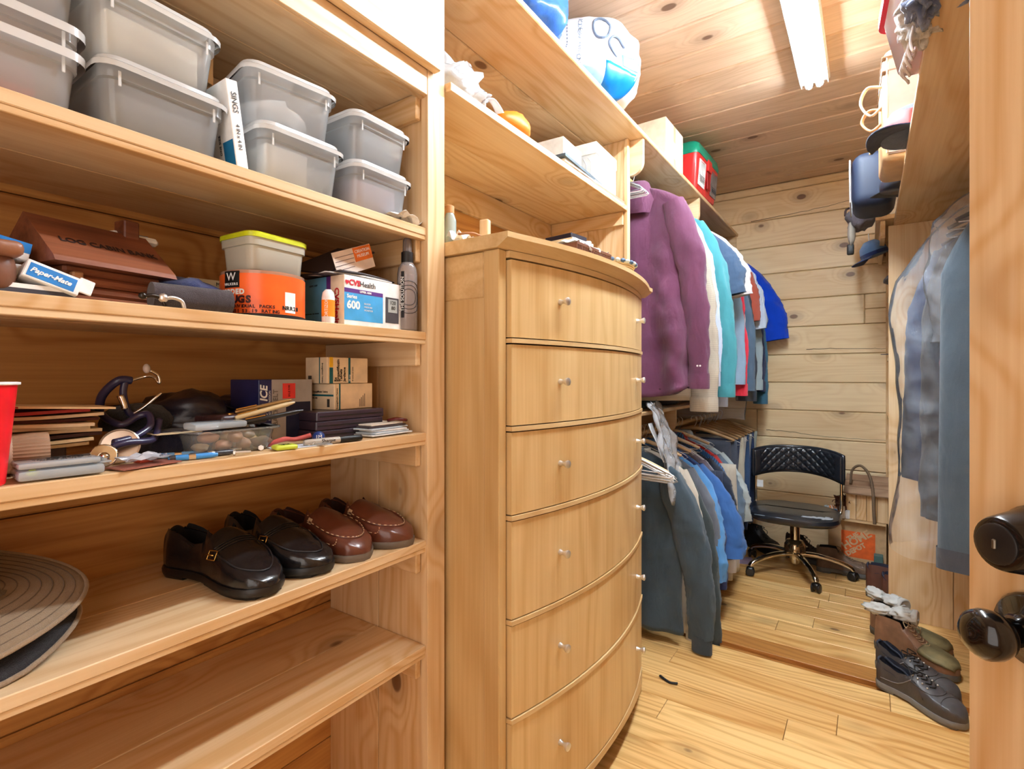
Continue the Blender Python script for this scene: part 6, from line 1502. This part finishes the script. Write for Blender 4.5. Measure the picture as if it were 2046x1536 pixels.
part('face_panel', MB().box((.002, -.1405, .195), (.095, .004, .34), .001), plain('taupe_panel', srgb(150, 125, 108), .45, vary=.2, bump=.1, scale=10), t)
for zz in (.375, .325): part('strap', MB().box((0, 0, zz), (.130, .286, .006), .001), col(110, 75, 45, .5), t)
part('piping', MB().tube([(.05, -.143, .03), (-.05, -.143, .03), (-.05, -.143, .37), (.05, -.143, .37)], .003, 6, 0, closed=True), col(205, 175, 140, .5), t)
for k, (y0, z0, rr, c_) in enumerate(((-.09, .255, .055, (205, 180, 150)), (-.06, .195, .040, (205, 150, 105)))):
    part('handle', MB().tube([(-.062, y0, z0 + rr * .7), (-.085 - rr * .4, y0 + .01, z0 + rr * .9), (-.11 - rr * .3, y0 + .02, z0), (-.085 - rr * .2, y0 + .01, z0 - rr), (-.062, y0, z0 - rr * .6)], .009, 8, 5, flat=.5), col(*c_, .5), t, True)
part('tag', MB().at((-.085, -.07, .10), (0, radians(12), .4)).box((0, 0, 0), (.006, .035, .075), .002), col(215, 185, 135, .6), t)
def cap_(label, loc, rz, mcrown, mbrim, tilt=(0, 0), name='baseball_cap', front=None):
    t = thing(name, label, 'cap', loc, (radians(tilt[0]), radians(tilt[1]), rz))
    part('crown', MB().lathe([(.086, 0), (.088, .02), (.082, .055), (.062, .088), (.03, .104), (0, .106)], 28), mcrown, t, True)
    part('brim', MB().sheet(lambda u, v: ((.080 + .075 * v * (1 - (2 * u - 1) ** 2) ** .4) * cos((u - .5) * 2.2), (.080 + .06 * v) * sin((u - .5) * 2.2) * (1 - .12 * v), .006 - .020 * (2 * u - 1) ** 2 * v), 16, 5, .004), mbrim, t, True)
    part('button', MB().ball((0, 0, .107), .007, 8, 6), mcrown, t, True)
    if front:
        part('front_panel', MB().sheet(lambda u, v: (lambda a, z, r: (r * cos(a), r * sin(a), z))((u - .5) * 1.1, .012 + .06 * v, .0905 - .018 * v * v), 8, 6, .003), front, t, True)
    return t
NV = fab(36, 46, 70); DK = fab(34, 34, 40)
cap_('navy cap with bright red front panel on the right shelf', (.120, 2.14, ZW + .006), radians(-125), fab(84, 92, 108), NV, (0, 0), front=col(225, 60, 60, .6))
cap_('cream cap with dark strap on the right shelf before the red panel cap', (.175, 2.20 - .10, ZW + .006), radians(200), fab(215, 210, 170), DK, (0, 0)) if 0 else None
solo('cream_hat', lump((0, 0, .045), (.06, .07, .045), 2, .3, 2.5, 22, 14), fab(212, 208, 172), 'cream soft hat squashed beside the briefcase at the shelf edge', 'hat', (.185, 1.86, ZW), smooth=True)
t = cap_('black cap with white script embroidery at the right shelf edge', (.125, 2.70, ZW + .006), radians(110), plain('black_sheen', srgb(36, 38, 48), .35, bump=.3, scale=20), DK, (0, -4))
text('Outdoor', .022, WHT, t, (-.03, .084, .040), (pi / 2, 0, pi), align='CENTER')
t = thing('leather_bag', 'large glossy navy bag with pale piping hanging over the shelf end', 'bag', (.000, 2.98, ZW))
NVL = plain('navy_gloss', srgb(24, 36, 60), .6, vary=.15, bump=.15, scale=8)
part('bag_body', MB().box((.02, 0, .125), (.17, .30, .248), .05, 4), NVL, t, 40)
part('piping', MB().tube([(-.068, -.13, .03), (-.070, -.13, .22), (-.068, .13, .22), (-.070, .13, .03)], .0035, 6, 3, closed=True), col(205, 205, 210, .5), t, True)
t = thing('shelf_board', 'upright pine board ending the far right shelf', 'board', (0, 0, 0))
part('board', MB().bx(.048, .076, 3.245, 3.86, 2.0125, 2.27, .002), PY, t)
solo('white_box', MB().box((0, 0, .10), (.085, .10, .20), .003), WHT, 'white box wedged behind the upright pine board', 'box', (.130, 3.30, 2.0125))
cap_('grey and black cap on the far end of the upright board', (.0, 3.52, 2.0125), radians(180), fab(104, 100, 112), fab(60, 58, 64), (0, 0)) if 0 else None
t = thing('hanging_cap', 'grey cap with pale brim hanging at the far right corner', 'cap', (-.035, 3.60, 2.00))
part('crown', lump((.0, 0, .11), (.070, .12, .075), 6, .35, 2.4, 24, 14), fab(112, 106, 116), t, True)
part('flap', lump((-.045, -.02, .02), (.020, .05, .075), 4, .25, 2, 16, 10), fab(196, 190, 178), t, True)
part('strap_end', MB().box((-.05, -.02, -.075), (.035, .03, .06), .008, 2), BLK, t, 40)
part('loop', MB().tube([(-.03, 0, .17), (-.07, -.02, .16), (-.075, -.03, .12)], .006, 6, 3), col(70, 50, 50, .6), t, True)
part('hook', MB().tube([(.012, 0, .12), (.046, 0, .12)], .004, 6), STEEL, t)
t = thing('visor', 'blue cap hanging brim down below the far right shelf', 'cap', (.030, 3.50, 1.86), (0, radians(18), radians(190)))
part('crown', MB().lathe([(.062, 0), (.066, .02), (.058, .055), (.03, .085), (0, .09)], 24), fab(90, 120, 160), t, True)
part('brim', MB().sheet(lambda u, v: ((.058 + .06 * v) * cos((u - .5) * 2.4), (.058 + .05 * v) * sin((u - .5) * 2.4), .0 - .015 * v), 14, 4, .004), fab(28, 44, 92), t, True)
part('band', MB().lathe([(.0665, .0), (.0668, .02)], 24, (False, False)), fab(28, 44, 92), t, True)
part('hook', MB().tube([(0, 0, .088), (-.01, 0, .128)], .003, 6), STEEL, t)
solo('folded_cloth', lump((0, 0, .02), (.05, .12, .024), 4, .2, 3, 18, 10), fab(70, 66, 70), 'dark folded cloth poking from the upper corner shelf', 'cloth', (.115, 3.38, 1.681), smooth=True)
solo('folder_corner', MB().at((0, 0, .002), (0, 0, .7)).box((0, 0, 0), (.10, .10, .004)), col(90, 80, 80, .5), 'dark pointed folder corner jutting from the middle corner shelf', 'folder', (.125, 3.42, 1.311))
# bagged jackets
GJ = dict(collar=True, cuff=False)
ZJ = 1.876
for i, (lb, x, y, zt, m, kw) in enumerate((
    ('charcoal suit jacket innermost in the clear bag on the right', .43, 2.90, 1.80, fab(62, 66, 78), dict(sh=.20, bw=.215, length=.98, sleeve=.86, spread=(.05, 0), slrad=(.075, .06))),
    ('navy suit jacket in the middle of the right rod', .43, 2.72, 1.82, fab(46, 62, 96), dict(sh=.205, bw=.22, length=1.02, sleeve=.90, spread=(.055, 0), slrad=(.078, .062))),
    ('dark grey jacket with long sleeves before the navy suit jacket', .42, 2.58, 1.80, fab(48, 50, 58), dict(sh=.18, bw=.19, length=1.12, sleeve=1.00, spread=(.02, 0), slrad=(.075, .06))),
    ('maroon jacket showing a red hem beside the slate coat', .43, 2.46, 1.78, fab(110, 30, 40), dict(sh=.165, bw=.17, length=1.16, sleeve=.9, spread=(.0, 0), slrad=(.06, .05))))):
    garment('suit_jacket', lb, 'jacket', x, y, zt, m, seed=i * 2.2 + 1, fold=.012, thick=.03, **GJ, **kw)
    hanger(x, y, ZJ, 'dark hanger of the ' + lb.split(' in')[0].split(' with')[0].split(' showing')[0], BLACKM, w=.17, kind='wood', hook=.05)
t = thing('coat', 'slate grey long coat hanging nearest on the right rod', 'coat', (.36, 2.28, 1.75))
rg = []
for i in range(30):
    q = i / 29; ring = []
    hw = .05 + .105 * min(1, q * 6) ** .7 + .012 * q; th = .02 + .030 * min(1, q * 4)
    for j in range(40):
        a = 2 * pi * j / 40; xx = hw * abs(cos(a)) ** .7 * (1 if cos(a) > 0 else -1)
        ring.append((xx, th * sin(a) + .006 * sin(xx * 40) * q, -q * 1.20))
    rg.append(ring)
part('coat_body', MB().loft(rg), fab(78, 92, 104), t, True)
part('hem_fold', MB().loft([[(p[0] * 1.02, p[1] * 1.10, p[2]) for p in rg[-1]], [(p[0] * 1.02, p[1] * 1.10, p[2] + .07) for p in rg[-1]]], True, (False, False)), fab(72, 76, 86), t, True)
part('collar', MB().tube([(-.05, 0, 0), (0, -.03, .01), (.05, 0, 0)], .018, 8, 4), fab(78, 92, 104), t, True)
hanger(.38, 2.28, ZJ, 'dark hanger of the slate grey coat', BLACKM, w=.10, kind='wood', hook=.08)
FILM = FILM
film('long clear garment bag over the right hand jackets, ragged at the bottom', .365, 2.66, 1.86, .275, 1.36, 5.0, .19)
film('short clear film puffed over the shoulders of the nearer jackets', .40, 2.44, 1.87, .22, .55, 9.0, .12)
for o in list(bpy.data.objects):
    if 'org' in o: del o['org']
